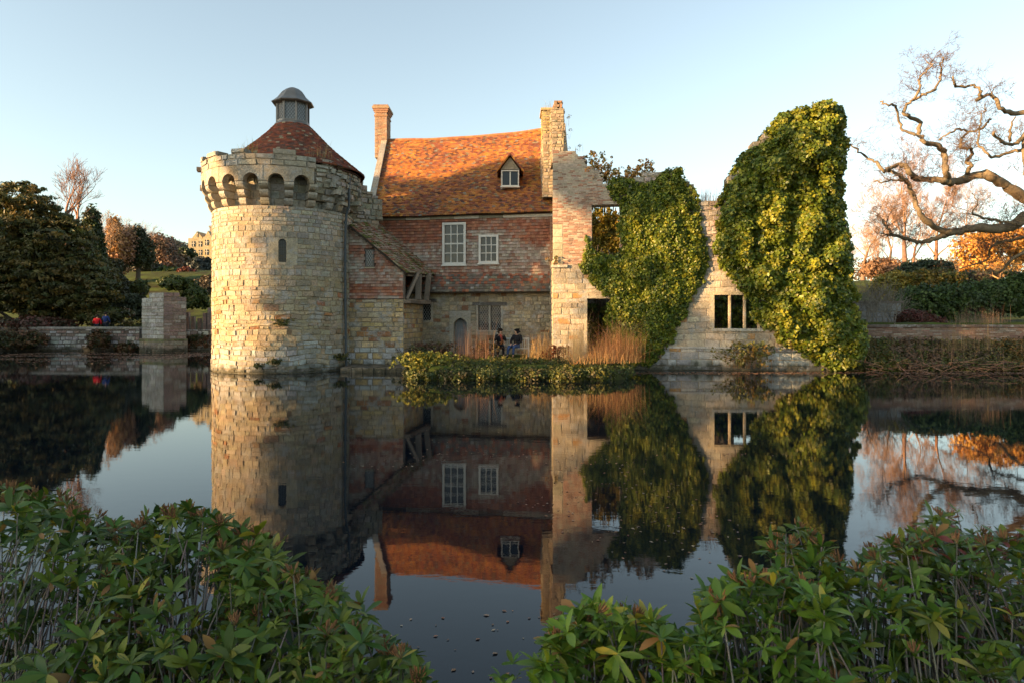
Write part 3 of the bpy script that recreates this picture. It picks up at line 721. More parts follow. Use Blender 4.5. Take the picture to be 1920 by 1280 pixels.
# leaded stone windows below
def lattice(Fm, u0, u1, v0, v1, d, parent, st=.13, t=.018):
    mb = MB(); h = v1-v0; w_ = u1-u0; k = 1.6
    n = int((w_+h/k)/st)+2
    for s in (1, -1):
        for i in range(-n, n):
            c0 = u0+i*st; pts = []
            # line u = c0 + s*(v-v0)/k
            va, vb = v0, v1; ua, ub = c0, c0+s*h/k
            for lim in (u0, u1):
                pass
            def at(u): return v0+(u-c0)*k*s
            lo_, hi_ = min(ua, ub), max(ua, ub)
            if hi_ <= u0 or lo_ >= u1: continue
            A, B = max(lo_, u0), min(hi_, u1)
            if B-A < .01: continue
            mb.bar(Fm(A, at(A), d), Fm(B, at(B), d), t)
    return mb.build('lattice', M_leadbar, parent)
M_leadbar = mat_plain('lead_came', (.22, .23, .23), .5, .2)
def stone_window(name, Fm, h, parent, nl, fw=.10, lint=None):
    u0, u1, v0, v1 = h; mb = MB(); sc_ = (.38, .34, .27)
    mb.fbox(Fm, u0, u0+fw, v0, v1, -.3, .02, sc_); mb.fbox(Fm, u1-fw, u1, v0, v1, -.3, .02, sc_)
    mb.fbox(Fm, u0+fw, u1-fw, v0, v0+fw*.8, -.3, .04, sc_)
    for i in range(1, nl): x_ = lerp(u0+fw, u1-fw, i/nl); mb.fbox(Fm, x_-.05, x_+.05, v0+fw*.8, v1, -.26, .0, sc_)
    if lint: mb.fbox(Fm, u0-.2, u1+.2, v1+.004, v1+.17, -.3, .05, (.11, .10, .09))
    f = mb.build(name, M_stone, parent)
    g = MB(); g.fbox(Fm, u0+fw*.5, u1-fw*.5, v0+fw*.5, v1, -.2, -.17); g.build('pane', M_glass, f)
    for i in range(nl):
        a, b = lerp(u0+fw, u1-fw, i/nl)+(.05 if i else 0), lerp(u0+fw, u1-fw, (i+1)/nl)-(.05 if i < nl-1 else 0)
        lattice(Fm, a, b, v0+fw*.8, v1, -.155, f)
    return f
stone_window('small_leaded_window', Flo, w3, house, 1, fw=.12, lint=True)
stone_window('leaded_window', Flo, w4, house, 2, fw=.10, lint=True)
# pointed door
m = MB(); u0, u1, v0, v1 = dr; uc = (u0+u1)/2; iw = .36; zs = v1-.72; n = 8
def parch(t): # t 0..1 left to apex : pointed arch, returns half width and height
    a = t*math.radians(68); rr = iw*1.75; return rr*math.cos(a)-(rr-iw), zs+rr*math.sin(a)*.62
def vsurf(a): return a
for sgn in (-1, 1):
    uo_ = u0 if sgn < 0 else u1; ui = uc+sgn*iw
    m.fbox(Flo, min(uo_, ui), max(uo_, ui), v0, zs, -.45, .03, (.35, .32, .26))
    for i in range(n):
        w0, z0 = parch(i/n); w1_, z1 = parch((i+1)/n)
        if i == n-1: w1_ = 0
        a, b = uc+sgn*w0, uc+sgn*w1_
        q = [(a, z0), (uo_ if False else lerp(a, uo_, 1), z0), (uo_, z1), (b, z1)]
        if sgn > 0: q = q
        vs = [Flo(x_, z_, .03) for x_, z_ in q]+[Flo(x_, z_, -.45) for x_, z_ in q]
        m.add(vs, [(0, 1, 2, 3), (7, 6, 5, 4), (0, 3, 7, 4), (1, 5, 6, 2), (0, 4, 5, 1), (3, 2, 6, 7)], (.34+.03*(i % 2), .31+.03*(i % 2), .25))
m.fbox(Flo, u0, u1, parch(1)[1], v1, -.45, .03, (.36, .33, .27))
ds = m.build('door_surround', M_stone, house)
m = MB()
for i in range(5):
    a = lerp(uc-iw-.05, uc+iw+.05, i/5); m.fbox(Flo, a+.004, a+(2*iw+.1)/5-.004, v0, v1-.1, -.42, -.38+.004*(i % 2), (.17, .20, .22))
dd_ = m.build('door', M_wood, house)
m = MB(); m.tube([Flo(uc+.22, 1.35, -.36), Flo(uc+.22, 1.47, -.34), Flo(uc+.22, 1.52, -.36)], .015, 6); m.build('handle', M_iron, dd_)
# ================================================================== side wing with lean-to roof
wing = thing('side_wing', 'narrow tile-hung wing with mossy lean-to roof between the tower and the house', 'wing', (-6.5, 33.6, .5))
WA, WB = (-9.0, 32.95), (-5.2, 32.75)
Fw, uw, Yw, Lw = plane_frame(WA, WB)
zs = zof(560, 32.85)
def hyp(u): return lerp(6.75, 4.62, (u+WA[0]+7.7)/2.5)+.05     # verge line in z against u
def hw_col(u, v):
    s = .7*nz(u*.5+30, v*1.2, 4)+.5*nz(u*.9, v*6.5, 3)+.05
    return vary(mixc(R.choice(RT), R.choice(WL), max(0, min(.95, .5+s*1.5+R.uniform(-.3, .3)))), .16)
slit = (uw(685), uw(702), zof(501, 32.85), zof(468, 32.85))
m = MB(); tiles(m, Fw, .2, Lw, zs, 7.2, .14, .17, hw_col, prot=.065, keep=lambda u, v: v < hyp(u)-.05 and not (slit[0] < u < slit[1] and slit[2] < v < slit[3]), wob=.008)
for i in range(12):
    a, b = lerp(.2, Lw, i/12), lerp(.2, Lw, (i+1)/12)
    m.hexa([Fw(a, zs, -.006), Fw(b, zs, -.006), Fw(b, zs, -.25), Fw(a, zs, -.25), Fw(a, hyp(a)-.1, -.006), Fw(b, hyp(b)-.1, -.006), Fw(b, hyp(b)-.1, -.25), Fw(a, hyp(a)-.1, -.25)], (.13, .07, .05))
m.fbox(Fw, .2, Lw+.02, zs-.03, zs-.002, -.1, .06, (.06, .05, .04))
m.fbox(Fw, Lw-.02, Lw+.05, zs, hyp(Lw)-.12, -.2, .05, (.13, .11, .09))
m.build('tile_hung_wall', M_tile, wing)
m = MB()
PW = [(.46, .33, .15), (.50, .38, .20), (.42, .30, .15), (.38, .30, .19), (.44, .36, .24)]
def wcol(u, v):
    if v < .9 and R.random() < .5: return vary((.46, .47, .45), .2)
    if R.random() < .09: return vary((.30, .15, .07), .2)
    return vary(R.choice(PW), .15)
masonry(m, Fw, 0, Lw, -.5, zs-.03, (.17, .32), (.28, .65), wcol, thick=.4, jit=.02, prot=(0, .035), gap=.013)
Fsd, _, _, Ls = plane_frame((WB[0], WB[1]), (-4.75, 36.2))
masonry(m, lambda u, v, d: Fsd(u, v, d), 0.01, Ls, -.3, zs-.03, (.17, .32), (.28, .65), wcol, thick=.3, jit=.02, prot=(0, .035), gap=.013)
m.build('stone_wall', M_stone, wing)
c0, c1, c2, c3 = Vector((-7.75, 32.55, 6.87)), Vector((-5.02, 32.5, 4.58)), Vector((-3.98, 36.15, 4.72)), Vector((-7.35, 36.45, 7.68))
def Fwr(u, v, d):      # u 0..1 back from the verge, v 0..1 up from the eaves
    p = c1.lerp(c2, u).lerp(c0.lerp(c3, u), v); nn = (c2-c1).cross(c0-c1).normalized()
    if nn.z < 0: nn = -nn
    return p+nn*(d+.03*nz(u*3, v*4))
def wrcol(u, v):
    f = R.random(); g = nz(u*2, v*3, 3)
    if f < .13+g*.8: return vary((.12, .13, .035), .3)
    if f < .45: return vary((.30, .25, .17), .25)
    return vary(R.choice([(.28, .13, .08), (.32, .26, .19), (.22, .12, .08)]), .25)
m = MB(); LU2, LV2 = 3.8, 3.6
tiles(m, lambda u, v, d: Fwr(u/LU2, v/LV2, d), 0, LU2, 0, LV2, .15, .17, wrcol, prot=.05, wob=.016)
m.hexa([Fwr(0, 0, -.10), Fwr(1, 0, -.10), Fwr(1, 1, -.10), Fwr(0, 1, -.10), Fwr(0, 0, -.01), Fwr(1, 0, -.01), Fwr(1, 1, -.01), Fwr(0, 1, -.01)], (.05, .04, .03))
m.build('lean_to_roof', M_tile, wing)
sw_ = (slit[0], slit[1], slit[2], slit[3])
m = MB(); u0, u1, v0, v1 = sw_; t = .035
dk = (.10, .095, .085)
m.fbox(Fw, u0, u0+t, v0, v1, -.1, .07, dk); m.fbox(Fw, u1-t, u1, v0, v1, -.1, .07, dk); m.fbox(Fw, u0+t, u1-t, v0, v0+t, -.1, .068, dk); m.fbox(Fw, u0+t, u1-t, v1-t, v1, -.1, .068, dk); m.fbox(Fw, u0-.03, u1+.03, v0-.06, v0-.002, -.05, .09, (.36, .32, .22))
sf = m.build('slit_window', M_wood, wing)
g = MB(); g.fbox(Fw, u0+.01, u1-.01, v0+.01, v1-.01, .0, .02); g.build('pane', M_glass, sf)
lattice(Fw, u0+t, u1-t, v0+t, v1-t, .035, sf, st=.12)
# timbers under the overhang
def tim(a, b, w_, h_=None, c=(.24, .20, .16)): mb = MB(); mb.bar(a, b, w_, h_, c); return mb
zb = zs-.1
for a, b, w_ in [((-5.15, 33.0, zb), (-4.35, 35.9, zb), .20), ((-5.12, 33.1, zb+.1), (-4.62, 33.6, 4.65), .14), ((-4.7, 34.2, zb+.1), (-4.66, 34.3, 4.75), .26), ((-4.42, 35.3, zb+.1), (-4.25, 35.0, 4.7), .24), ((-4.75, 34.6, zb+.1), (-4.95, 34.2, 4.75), .16), ((-5.1, 33.0, 4.52), (-4.2, 35.9, 4.62), .14)]:
    tim(a, b, w_).build('timber_brace', M_wood, wing)
m = MB(); m.fbox(Fsd, .3, Ls, zb+.05, 5.0, -.95, -.85, (.03, .025, .02)); m.fbox(Fsd, .02, Ls, zb-.12, zb+.02, -.8, .35, (.16, .13, .10)); m.build('opening_shade_and_platform', M_wood, wing)  # near-black sheet paints the shade of the opening; second box is the platform
# stone ledge at the water's edge
m = MB(); x0, x1 = -7.7, -4.7
for i in range(6):
    a, b = lerp(x0, x1, i/6), lerp(x0, x1, (i+1)/6); m.box(a+.01, b-.01, 30.6+R.uniform(-.1, .1), 32.9, -.5, .20+R.uniform(-.01, .02), vary((.27, .22, .16), .15))
tag(m.build('stone_ledge', M_stone), 'low stone landing ledge at the water below the side wing', 'ledge')
# ================================================================== ruined range
RA, RB = (1.95, 32.7), (15.1, 31.2)
Fn, un, Yn, Ln = plane_frame(RA, RB)
ruin = thing('ruined_wall', 'roofless ruined wall of brick over sandstone with empty mullioned window and doorway', 'ruin', (8, 32, .3))
prof_px = [(1030, 284), (1086, 284), (1090, 296), (1102, 306), (1118, 318), (1122, 338), (1150, 352), (1165, 346), (1200, 332), (1213, 320), (1276, 320), (1290, 345), (1312, 370), (1324, 376), (1346, 385), (1362, 372), (1392, 305), (1400, 290), (1436, 276), (1440, 250), (1458, 240), (1464, 220), (1490, 214), (1520, 210), (1560, 210), (1574, 226)]
prof = [(un(a), zof(b, Yn(a))) for a, b in prof_px]
Fn0 = Fn
def Fn(u, v, d): return Fn0(u, v+.045*nz(u*.9, v*.7, 2)*(v > .4)*(v < 3.4 or 5 < v < 20 or u > 6), d)
def rtop(u): return interp((math.floor(u/.38)+.5)*.38, prof)+.16*nz(math.floor(u/.38)*1.3, 7)+.05*nz(u*5, 1)
op1 = (un(1110), un(1163), zof(482, 32.3), zof(384, 32.3))
op2 = (un(1101), un(1150), .35, zof(560, 32.3))
op3 = (un(1336), un(1442), zof(617, 31.8), zof(553, 31.8))
zst = zof(502, 32.6)
PB = [(.36, .19, .13), (.40, .24, .17), (.31, .16, .11), (.38, .29, .22), (.26, .17, .13)]
def brcol(u, v):
    s = .1+.32*(v-6.9)+.7*nz(u*.8, v*.8, 2)
    if R.random() < max(.12, min(.85, s)): return vary((.40, .35, .28), .15)
    return vary(R.choice(PB), .2)
def rscol(u, v):
    if v < 1.05+.3*nz(u*.8, 4) and u > 5: return vary(R.choice([(.45, .46, .45), (.40, .40, .38), (.34, .33, .3)]), .18)
    f = R.random()
    if f < .10: return vary((.42, .24, .10), .2)
    return vary(R.choice([(.42, .35, .25), (.45, .39, .29), (.38, .32, .225), (.43, .385, .31), (.34, .29, .215)]), .12)
m = MB(); uq = un(1056)
masonry(m, Fn, 0, uq, zst+.12, zof(420, 32.6), (.3, .5), (.4, .7), lambda u, v: vary((.41, .355, .25), .16), thick=.8, jit=.01, prot=(0, .015), gap=.008)
ub = un(1175)
masonry(m, Fn, uq, ub, zst+.12, zof(420, 32.6), (.072, .08), (.22, .26), brcol, thick=.8, holes=[op1], gap=.007, prot=(0, .014), jit=.004, mort=(.40, .34, .27))
masonry(m, Fn, 0, ub, zof(420, 32.6), 10.6, (.072, .08), (.22, .26), brcol, thick=.8, holes=[op1], gap=.007, prot=(0, .014), jit=.004, mort=(.38, .33, .27), top=rtop)
m.build('brick_wall', M_brick, ruin)
m = MB()
masonry(m, Fn, 0, ub, -.5, zst+.12, (.15, .32), (.3, .8), rscol, thick=.8, holes=[op2], jit=.018, prot=(0, .035), gap=.011, mort=(.36, .30, .21))
masonry(m, Fn, ub, Ln, -.5, 4.6, (.18, .36), (.4, 1.0), rscol, thick=.8, holes=[op3], jit=.015, prot=(0, .03), gap=.010, mort=(.36, .31, .23))
masonry(m, Fn, ub, Ln, 4.6, 12.6, (.14, .28), (.22, .5), lambda u, v: vary(R.choice([(.34, .30, .26), (.28, .25, .22), (.38, .33, .28), (.33, .24, .19)]), .2), thick=.9, jit=.03, prot=(-.01, .06), gap=.018, top=rtop)
Fl, _, _, Ll = plane_frame((1.95, 35.1), (1.95, 32.71))
masonry(m, Fl, 0, Ll, -.3, 5.2, (.2, .35), (.3, .7), lambda u, v: vary((.46, .38, .25), .15), thick=.4, jit=.012, prot=(0, .02), gap=.01)
m.fbox(Fn, -.08, un(1064), zst, zst+.13, -.2, .14, (.46, .42, .34))
m.fbox(Fn, ub, Ln, 1.02, 1.10, -.02, .07, (.42, .42, .39))
m.build('stone_wall', M_stone, ruin)
# a projecting pier wraps the stack above the corner
m = MB()
def stack(x0, x1, y0, y1, z0, z1, cols, w=.3, rag=.25):
    for A, B in (((x0, y0), (x1, y0)), ((x1, y0), (x1, y1)), ((x1, y1), (x0, y1)), ((x0, y1), (x0, y0))):
        Fm, _, _, L = plane_frame(A, B)
        masonry(m, Fm, 0, L, z0, z1, (.10, .2), (.16, .34), lambda u, v: vary(R.choice(cols), .18), thick=.25, jit=.02, prot=(0, .04), gap=.014, top=lambda u: z1-rag*(.5+nz(u*2.3, x0)))
    m.box(x0+.2, x1-.2, y0+.2, y1-.2, z0, z1-rag, (.25, .2, .15))
PS = [(.38, .30, .20), (.42, .34, .22), (.34, .25, .17), (.36, .31, .24)]
Yc = 36.5
def X(px, Y): return (px-960)/F_*Y
stack(X(1034, 33.2), X(1057, 33.2), 33.0, 34.4, 9.9, zof(206, 33.2), PS, rag=.06)
stack(X(1038, 33.8), X(1053, 33.8), 33.3, 34.2, zof(214, 33.6)-.1, zof(190, 33.6), [(.36, .20, .12), (.30, .20, .13)], rag=.2)
stack(X(1017, 36), X(1036, 36), 34.9, 38.0, 8.6, zof(262, 36), PS, rag=.05)
stack(X(1016, 36), X(1036, 36), 35.2, 36.6, zof(262, 36), zof(214, 36), [(.46, .34, .14), (.42, .32, .16)], rag=.05)
m.box(X(1014, 35.2), X(1037, 35.2), 35.1, 36.7, zof(216, 36), zof(212, 36), (.44, .34, .18))
m.build('ruined_chimney_stack', M_brick, ruin)
# lintels and mullions
fr = MB(); Ly = (.46, .40, .28)
a, b, c, d = op2; fr.fbox(Fn, a-.14, a, c, d, -.5, .03, Ly); fr.fbox(Fn, a-.2, b, d, d+.14, -.5, .03, Ly)
fr.build('doorway_frame', M_stone, ruin)
fr = MB(); a, b, c, d = op3
fr.fbox(Fn, a-.12, a+.08, c, d, -.4, .035, Ly); fr.fbox(Fn, a-.2, b, d, d+.16, -.4, .05, (.48, .40, .26)); fr.fbox(Fn, a-.05, b, c-.12, c, -.45, .09, (.42, .40, .34))
ws = fr.build('window_surround', M_stone, ruin)
for px in (1369, 1397, 1424):
    g = MB(); u_ = un(px); g.tube([Fn(u_, c, -.1), Fn(u_, lerp(c, d, .5), -.1), Fn(u_, d, -.1)], .075, 6, (.46, .37, .24)); g.build('mullion', M_stone, ws)
# wall at the back of the roofless rooms
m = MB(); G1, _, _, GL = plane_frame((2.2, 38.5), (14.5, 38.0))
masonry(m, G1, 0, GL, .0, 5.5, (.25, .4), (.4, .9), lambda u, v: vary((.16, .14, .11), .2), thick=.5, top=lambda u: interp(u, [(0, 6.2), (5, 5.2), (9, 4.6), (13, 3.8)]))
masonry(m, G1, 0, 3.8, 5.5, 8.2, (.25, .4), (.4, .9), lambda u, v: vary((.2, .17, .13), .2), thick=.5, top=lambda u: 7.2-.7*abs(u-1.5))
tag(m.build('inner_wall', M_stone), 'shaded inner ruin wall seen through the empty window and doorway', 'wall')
# ------------------------------------------------------------------ ivy
def inpoly(x, y, P):
    c = False; n = len(P)
    for i in range(n):
        x1, y1 = P[i]; x2, y2 = P[(i+1) % n]
        if (y1 > y) != (y2 > y) and x < (x2-x1)*(y-y1)/(y2-y1)+x1: c = not c
    return c
def edged(x, y, P):
    best = 1e9
    for i in range(len(P)):
        x1, y1 = P[i]; x2, y2 = P[(i+1) % len(P)]; dx, dy = x2-x1, y2-y1
        t = max(0, min(1, ((x-x1)*dx+(y-y1)*dy)/(dx*dx+dy*dy+1e-9))); best = min(best, math.hypot(x-x1-t*dx, y-y1-t*dy))
    return best
IV = [(.09, .13, .012), (.13, .165, .014), (.055, .09, .013), (.20, .205, .018), (.105, .135, .013)]
def ivy(name, label, Fm, uo, Yo, poly, m, per, crad, ls, bulge, extra=(), cols=IV, amp=.35, flat=0.0):
    P = [(uo(a), zof(b, Yo(a))) for a, b in poly]
    xs_ = [p[0] for p in P]; ys_ = [p[1] for p in P]; cs = []; ns = []; rd = []
    seeds = [(R.uniform(min(xs_), max(xs_)), R.uniform(min(ys_), max(ys_)), R.uniform(.35, .75)) for _ in range(int((max(xs_)-min(xs_))*(max(ys_)-min(ys_))*1.7))]
    while len(cs) < m:
        x, y = R.uniform(min(xs_), max(xs_)), R.uniform(min(ys_), max(ys_))
        if not inpoly(x+.22*nz(x*1.3, y*1.3, 2)+.12*nz(x*4, y*4, 8), y+.22*nz(x*1.3, y*1.3, 12)+.12*nz(x*4, y*4, 18), P): continue
        e = edged(x, y, P); k = 1-math.exp(-e/.5)
        d = .04+bulge*k*(.75+amp*2*nz(x*.9, y*.9, 5)+amp*1.8*nz(x*1.9, y*1.9, 1))
        d += bulge*.75*max([max(0, 1-((x-a)**2+(y-b)**2)/(c*c)) for a, b, c in seeds]+[0])*k-bulge*.2
        p = Fm(x, y, max(.05, d)); q = Fm(x, y, d+1)-Fm(x, y, d)
        gx_ = nz((x+.3)*1.1, y*1.1, 5)-nz((x-.3)*1.1, y*1.1, 5); cs.append(tuple(p)); ns.append((q.x-gx_, q.y, q.z+.15)); rd.append(crad*R.uniform(.6, 1.3)*(.6+.4*k))
    for (cc, nn, r_) in extra: cs.append(cc); ns.append(nn); rd.append(r_)
    A = clusters(cs, ns, per, rd, ls, cols)
    o = thing(name, label, 'ivy', Fm(sum(xs_)/len(xs_), min(ys_), .3))
    leaves('foliage', *A, M_ivy, o, elong=1.1, rnd=.55)
    # woody stems against the wall
    S = []
    for _ in range(26):
        x = R.uniform(min(xs_), max(xs_)); y = min(ys_)+.2; x = lerp(x, sum(xs_)/len(xs_), .3)
        for i in range(22):
            x2, y2 = x+R.gauss(0, .12), y+R.uniform(.2, .5)
            if inpoly(x, y, P): S.append((*Fm(x, y, .06), *Fm(x2, y2, .06), .035, .03, (.12, .09, .06)))
            x, y = x2, y2
    if S: tag(sticks('stems', S, M_twig, o), kind='stuff')
    return o
pm = [(1144, 344), (1172, 334), (1190, 344), (1200, 356), (1212, 352), (1226, 338), (1240, 324), (1276, 316), (1290, 338), (1306, 368), (1312, 400), (1318, 440), (1326, 480), (1330, 500), (1318, 520), (1310, 548), (1294, 572), (1276, 600), (1262, 640), (1242, 668), (1214, 688), (1190, 680), (1160, 672), (1142, 640), (1138, 590), (1136, 556), (1122, 545), (1100, 515), (1082, 500), (1086, 480), (1098, 466), (1098, 440), (1108, 455), (1112, 474), (1165, 478), (1160, 385), (1150, 368)]
ex = [((Fn(R.uniform(un(1160), un(1300)), rtop(un(1230))+R.uniform(-.3, .1), -R.uniform(0, .8))), (0, 0, 1), .2) for _ in range(0)]
ivy('wall_ivy', 'green ivy sheet covering the middle of the ruin above the dark doorway', Fn, un, Yn, pm, 3600, 18, .19, .10, .34)
pt = [(1345, 420), (1352, 388), (1372, 345), (1385, 318), (1396, 288), (1424, 274), (1440, 262), (1432, 248), (1452, 236), (1456, 222), (1490, 207), (1520, 194), (1562, 194), (1580, 210), (1584, 260), (1578, 330), (1580, 400), (1592, 440), (1594, 500), (1602, 560), (1618, 610), (1625, 650), (1606, 684), (1560, 692), (1520, 672), (1490, 652), (1460, 640), (1444, 616), (1418, 602), (1412, 560), (1388, 545), (1372, 520), (1350, 497), (1338, 462), (1352, 440)]
ex = []
for _ in range(700):      # right flank and crest wrap round the pier
    z = R.uniform(.6, 12.1); xr = interp(z, [(0, 15.5), (2, 15.4), (4, 15.0), (12.2, 14.75)])
    if R.random() < .55: ex.append(((xr+.1*R.random()+.3*nz(z*.8, 3)-.15, 31.2+R.uniform(-.2, 1.9), z), (1, -.2, .1), .32))
    else: u_ = R.uniform(un(1345), un(1572)); p = Fn(u_, interp(u_, prof)-.05, -R.uniform(0, 1.6)); ex.append((tuple(p), (0, 0, 1), .3))
ivy('tower_of_ivy', 'tall tapering mass of ivy climbing the ruined pier at the right end', Fn, un, Yn, pt, 3600, 22, .29, .135, .75, ex, cols=IV+[(.19, .19, .018)], amp=.6)
pier = MB(); masonry(pier, lambda u, v, d: Fn(u, v, d-.9), un(1446), un(1568), -.3, 5.2, (.4, .6), (.6, 1.2), rscol, thick=1.0)
masonry(pier, lambda u, v, d: Fn(u, v, d-.9), un(1372), un(1568), 5.2, 11.9, (.4, .6), (.6, 1.2), rscol, thick=1.0, top=lambda u: interp(u, prof)-.2)
pier.build('pier_core', M_stone, ruin)
# ivy inside the ruin, seen through the opening, and tufts along the broken top
IVY_SUNLIT = [(.26, .21, .025), (.20, .17, .022), (.30, .19, .02)]  # yellow leaf tones put the sunlight into the colour
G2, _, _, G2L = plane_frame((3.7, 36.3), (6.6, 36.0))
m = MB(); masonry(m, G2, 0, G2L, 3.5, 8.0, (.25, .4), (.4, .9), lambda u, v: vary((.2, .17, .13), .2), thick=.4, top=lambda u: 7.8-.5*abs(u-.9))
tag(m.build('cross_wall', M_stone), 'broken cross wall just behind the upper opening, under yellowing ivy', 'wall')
ivy('inner_ivy', 'yellowing ivy on the cross wall seen through the upper opening', G2, lambda px: (px-960)/F_*36.2-3.7, lambda px: 36.2, [(1098, 404), (1110, 392), (1135, 388), (1150, 398), (1175, 425), (1180, 540), (1098, 540)], 520, 16, .2, .11, .35, cols=IVY_SUNLIT)
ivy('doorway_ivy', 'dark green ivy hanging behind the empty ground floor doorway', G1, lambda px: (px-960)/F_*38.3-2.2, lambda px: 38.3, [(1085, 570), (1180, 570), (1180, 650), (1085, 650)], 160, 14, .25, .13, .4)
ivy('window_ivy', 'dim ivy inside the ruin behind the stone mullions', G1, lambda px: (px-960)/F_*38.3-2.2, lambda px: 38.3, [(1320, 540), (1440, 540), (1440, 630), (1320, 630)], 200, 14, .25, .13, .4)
def tuft(name, label, cat, spots, n, h, cols, lean=.3, w=.012, fan=.12, lf=None, group=None):
    o = thing(name, label, cat, spots[0], group)
    grass('stems', M_grass, spots, n, h, cols, o, lean, w, fan)
    if lf:
        m_, ls, lc = lf
        cs = [Vector(spots[R.randrange(len(spots))])+Vector((R.gauss(0, fan*1.6), R.gauss(0, fan*1.6), R.uniform(.15, 1)*h)) for _ in range(m_)]
        A = clusters([tuple(c) for c in cs], [(0, -.3, .6)]*m_, 8, [h*.13+.04]*m_, ls, lc); leaves('leaves', *A, M_leaf, o)
    return o
OC = [(.42, .20, .05), (.50, .28, .07), (.36, .22, .06), (.30, .24, .07)]
sp = [tuple(Fn(un(px), interp(un(px), prof), -.4)) for px in (1118, 1126, 1134, 1142)]
tuft('wallflower', 'orange autumn shrub on the broken brick edge left of the ivy', 'plant', sp, 90, .9, OC, lf=(90, .10, OC+[(.2, .17, .03)]), fan=.16)
sp = [tuple(Fn(un(px), interp(un(px), prof), -.4)) for px in (1160, 1175, 1190, 1203, 1212)]
tuft('wallflower', 'orange dry plants along the wall top above the ivy sheet', 'plant', sp, 90, .6, OC, lf=(110, .09, OC), fan=.16)
sp = [tuple(Fn(un(px), interp(un(px), prof), -.4)) for px in (1322, 1334, 1345)]
tuft('dry_grass', 'pinkish dry grass in the notch between the two ivy masses', 'grass tuft', sp, 90, .8, [(.40, .27, .20), (.34, .2, .14)], lean=.5)
sp = [(X(1022, 35.5), 35.5, zof(216, 36)), (X(1030, 35.5), 35.3, zof(216, 36))]
tuft('dry_grass', 'thin grass sprouting on the gold-lit chimney shoulder', 'grass tuft', sp, 40, .6, [(.4, .3, .1)], lean=.6, w=.009)
sp = [tuple(Fn(un(px), interp(un(px), prof), -.3)) for px in (1066, 1078, 1086, 1108)]
tuft('wall_weed', 'small dark weeds on the sloping brick top beside the chimney stack', 'plant', sp, 26, .45, [(.10, .10, .05)], lean=.4, w=.009, lf=(10, .05, [(.08, .09, .03)]))
sp = [tuple(Fn(un(1062), z, .2-.3)) for z in (10.3, 11.0, 11.6)]
tuft('wall_weed', 'leafy weed on the right flank of the ruined chimney stack', 'plant', sp, 14, .5, [(.10, .10, .05)], lean=1.1, w=.008, lf=(9, .05, [(.08, .09, .03)]))
for i, (a_, z_, r_, lb) in enumerate([(.30, 2.05, .28, 'mossy plant growing from the tower wall halfway above the waterline'), (.22, .42, .26, 'green weed low on the tower just above the water'), (-.02, .25, .2, 'small fern at the tower foot left of the low weed'), (1.16, .45, .36, 'leafy weed at the foot of the tower drainpipe')]):
    p = Ft(a_*TR, z_, .08); tuft('wall_weed', lb, 'plant', [tuple(p)], 20, r_*.9, [(.14, .13, .05)], lf=(int(36*r_/.28), .07, [(.07, .09, .025), (.12, .11, .03)]), fan=r_*.35)
sp = [Vector((CX, CY, 0))+Vector((2.9*math.sin(a), -2.9*math.cos(a), 9.72)) for a in (-.55, -.42, -.3)]
tuft('dry_grass', 'yellow grass on the cone roof edge left of centre', 'grass tuft', [tuple(s) for s in sp], 50, .65, [(.42, .34, .10), (.3, .28, .08)])
sp = [Vector((CX, CY, 0))+Vector((3.0*math.sin(a), -3.0*math.cos(a), 9.6)) for a in (.55, .68, .8)]
tuft('dry_grass', 'straw-coloured grass on the cone roof edge to the right', 'grass tuft', [tuple(s) for s in sp], 44, .75, [(.42, .30, .14), (.3, .22, .1)], lean=.5)
p = Fn(.05, zst+.14, .1); tuft('wall_weed', 'dry brown tuft on the stone ledge at the corner of the ruin', 'plant', [tuple(p)], 30, .35, [(.35, .22, .1)], lf=(14, .07, [(.3, .18, .06), (.12, .1, .03)]), lean=.9)
sp = [tuple(Fn(un(px), .15, .5)) for px in (1378, 1392, 1406, 1418)]
tuft('bank_shrub', 'small yellow-green shrub at the foot of the ruin under the mullioned window', 'shrub', sp, 70, 1.1, [(.22, .14, .07), (.3, .18, .1)], lean=.4, lf=(120, .09, [(.14, .14, .03), (.2, .13, .03), (.09, .1, .03)]), fan=.26)
sp = [tuple(Fn(un(px), .9, .12)) for px in (1405, 1425, 1450, 1470)]
tuft('bramble', 'bare pinkish bramble stems against the limewashed stones beside the tall ivy', 'plant', sp, 60, 1.2, [(.3, .2, .14), (.36, .24, .17)], lean=.8, w=.010, fan=.2)
# ================================================================== planted bed in front of the house
cs = []; ns = []; rd = []
for _ in range(2600):
    x = R.uniform(-4.4, 4.9); fy = interp(x, [(-4.4, 28.4), (-3.9, 27.0), (-2, 26.6), (2, 26.4), (4, 26.8), (5, 28.3)])+.5*nz(x*1.1, 2)+.2*nz(x*3.3, 5)
    t = R.random()
    if t < .5: y = fy+R.uniform(-.15, .35); z = R.uniform(-.02, .42)*(1+.7*nz(x*1.6, 9)); n_ = (0, -1, .3)
    else: y = R.uniform(fy, 31.5); z = .40+.20*nz(x*1.4, y*1.4)+.12*R.random()+.18*nz(x*.6, 3); n_ = (0, -.3, 1)
    z = min(z, .30+.42*(y-fy)+.12*nz(x*2.2, y*2)); z *= (.9+.3*nz(x*.9, y*.8, 4))
    cs.append((x, y, z)); ns.append(n_); rd.append(R.uniform(.12, .26))
BC = [(.06, .08, .016), (.10, .11, .018), (.15, .14, .022), (.045, .065, .014), (.09, .075, .028)]
A = clusters(cs, ns, 22, rd, .075, BC)
tag(leaves('ground_cover', *A, M_leaf, None, rnd=.6), 'low ivy and periwinkle covering the planted bed down to the water', 'ground cover', kind='stuff')
gr_cols = [(.46, .30, .12), (.52, .36, .16), (.40, .24, .10)]
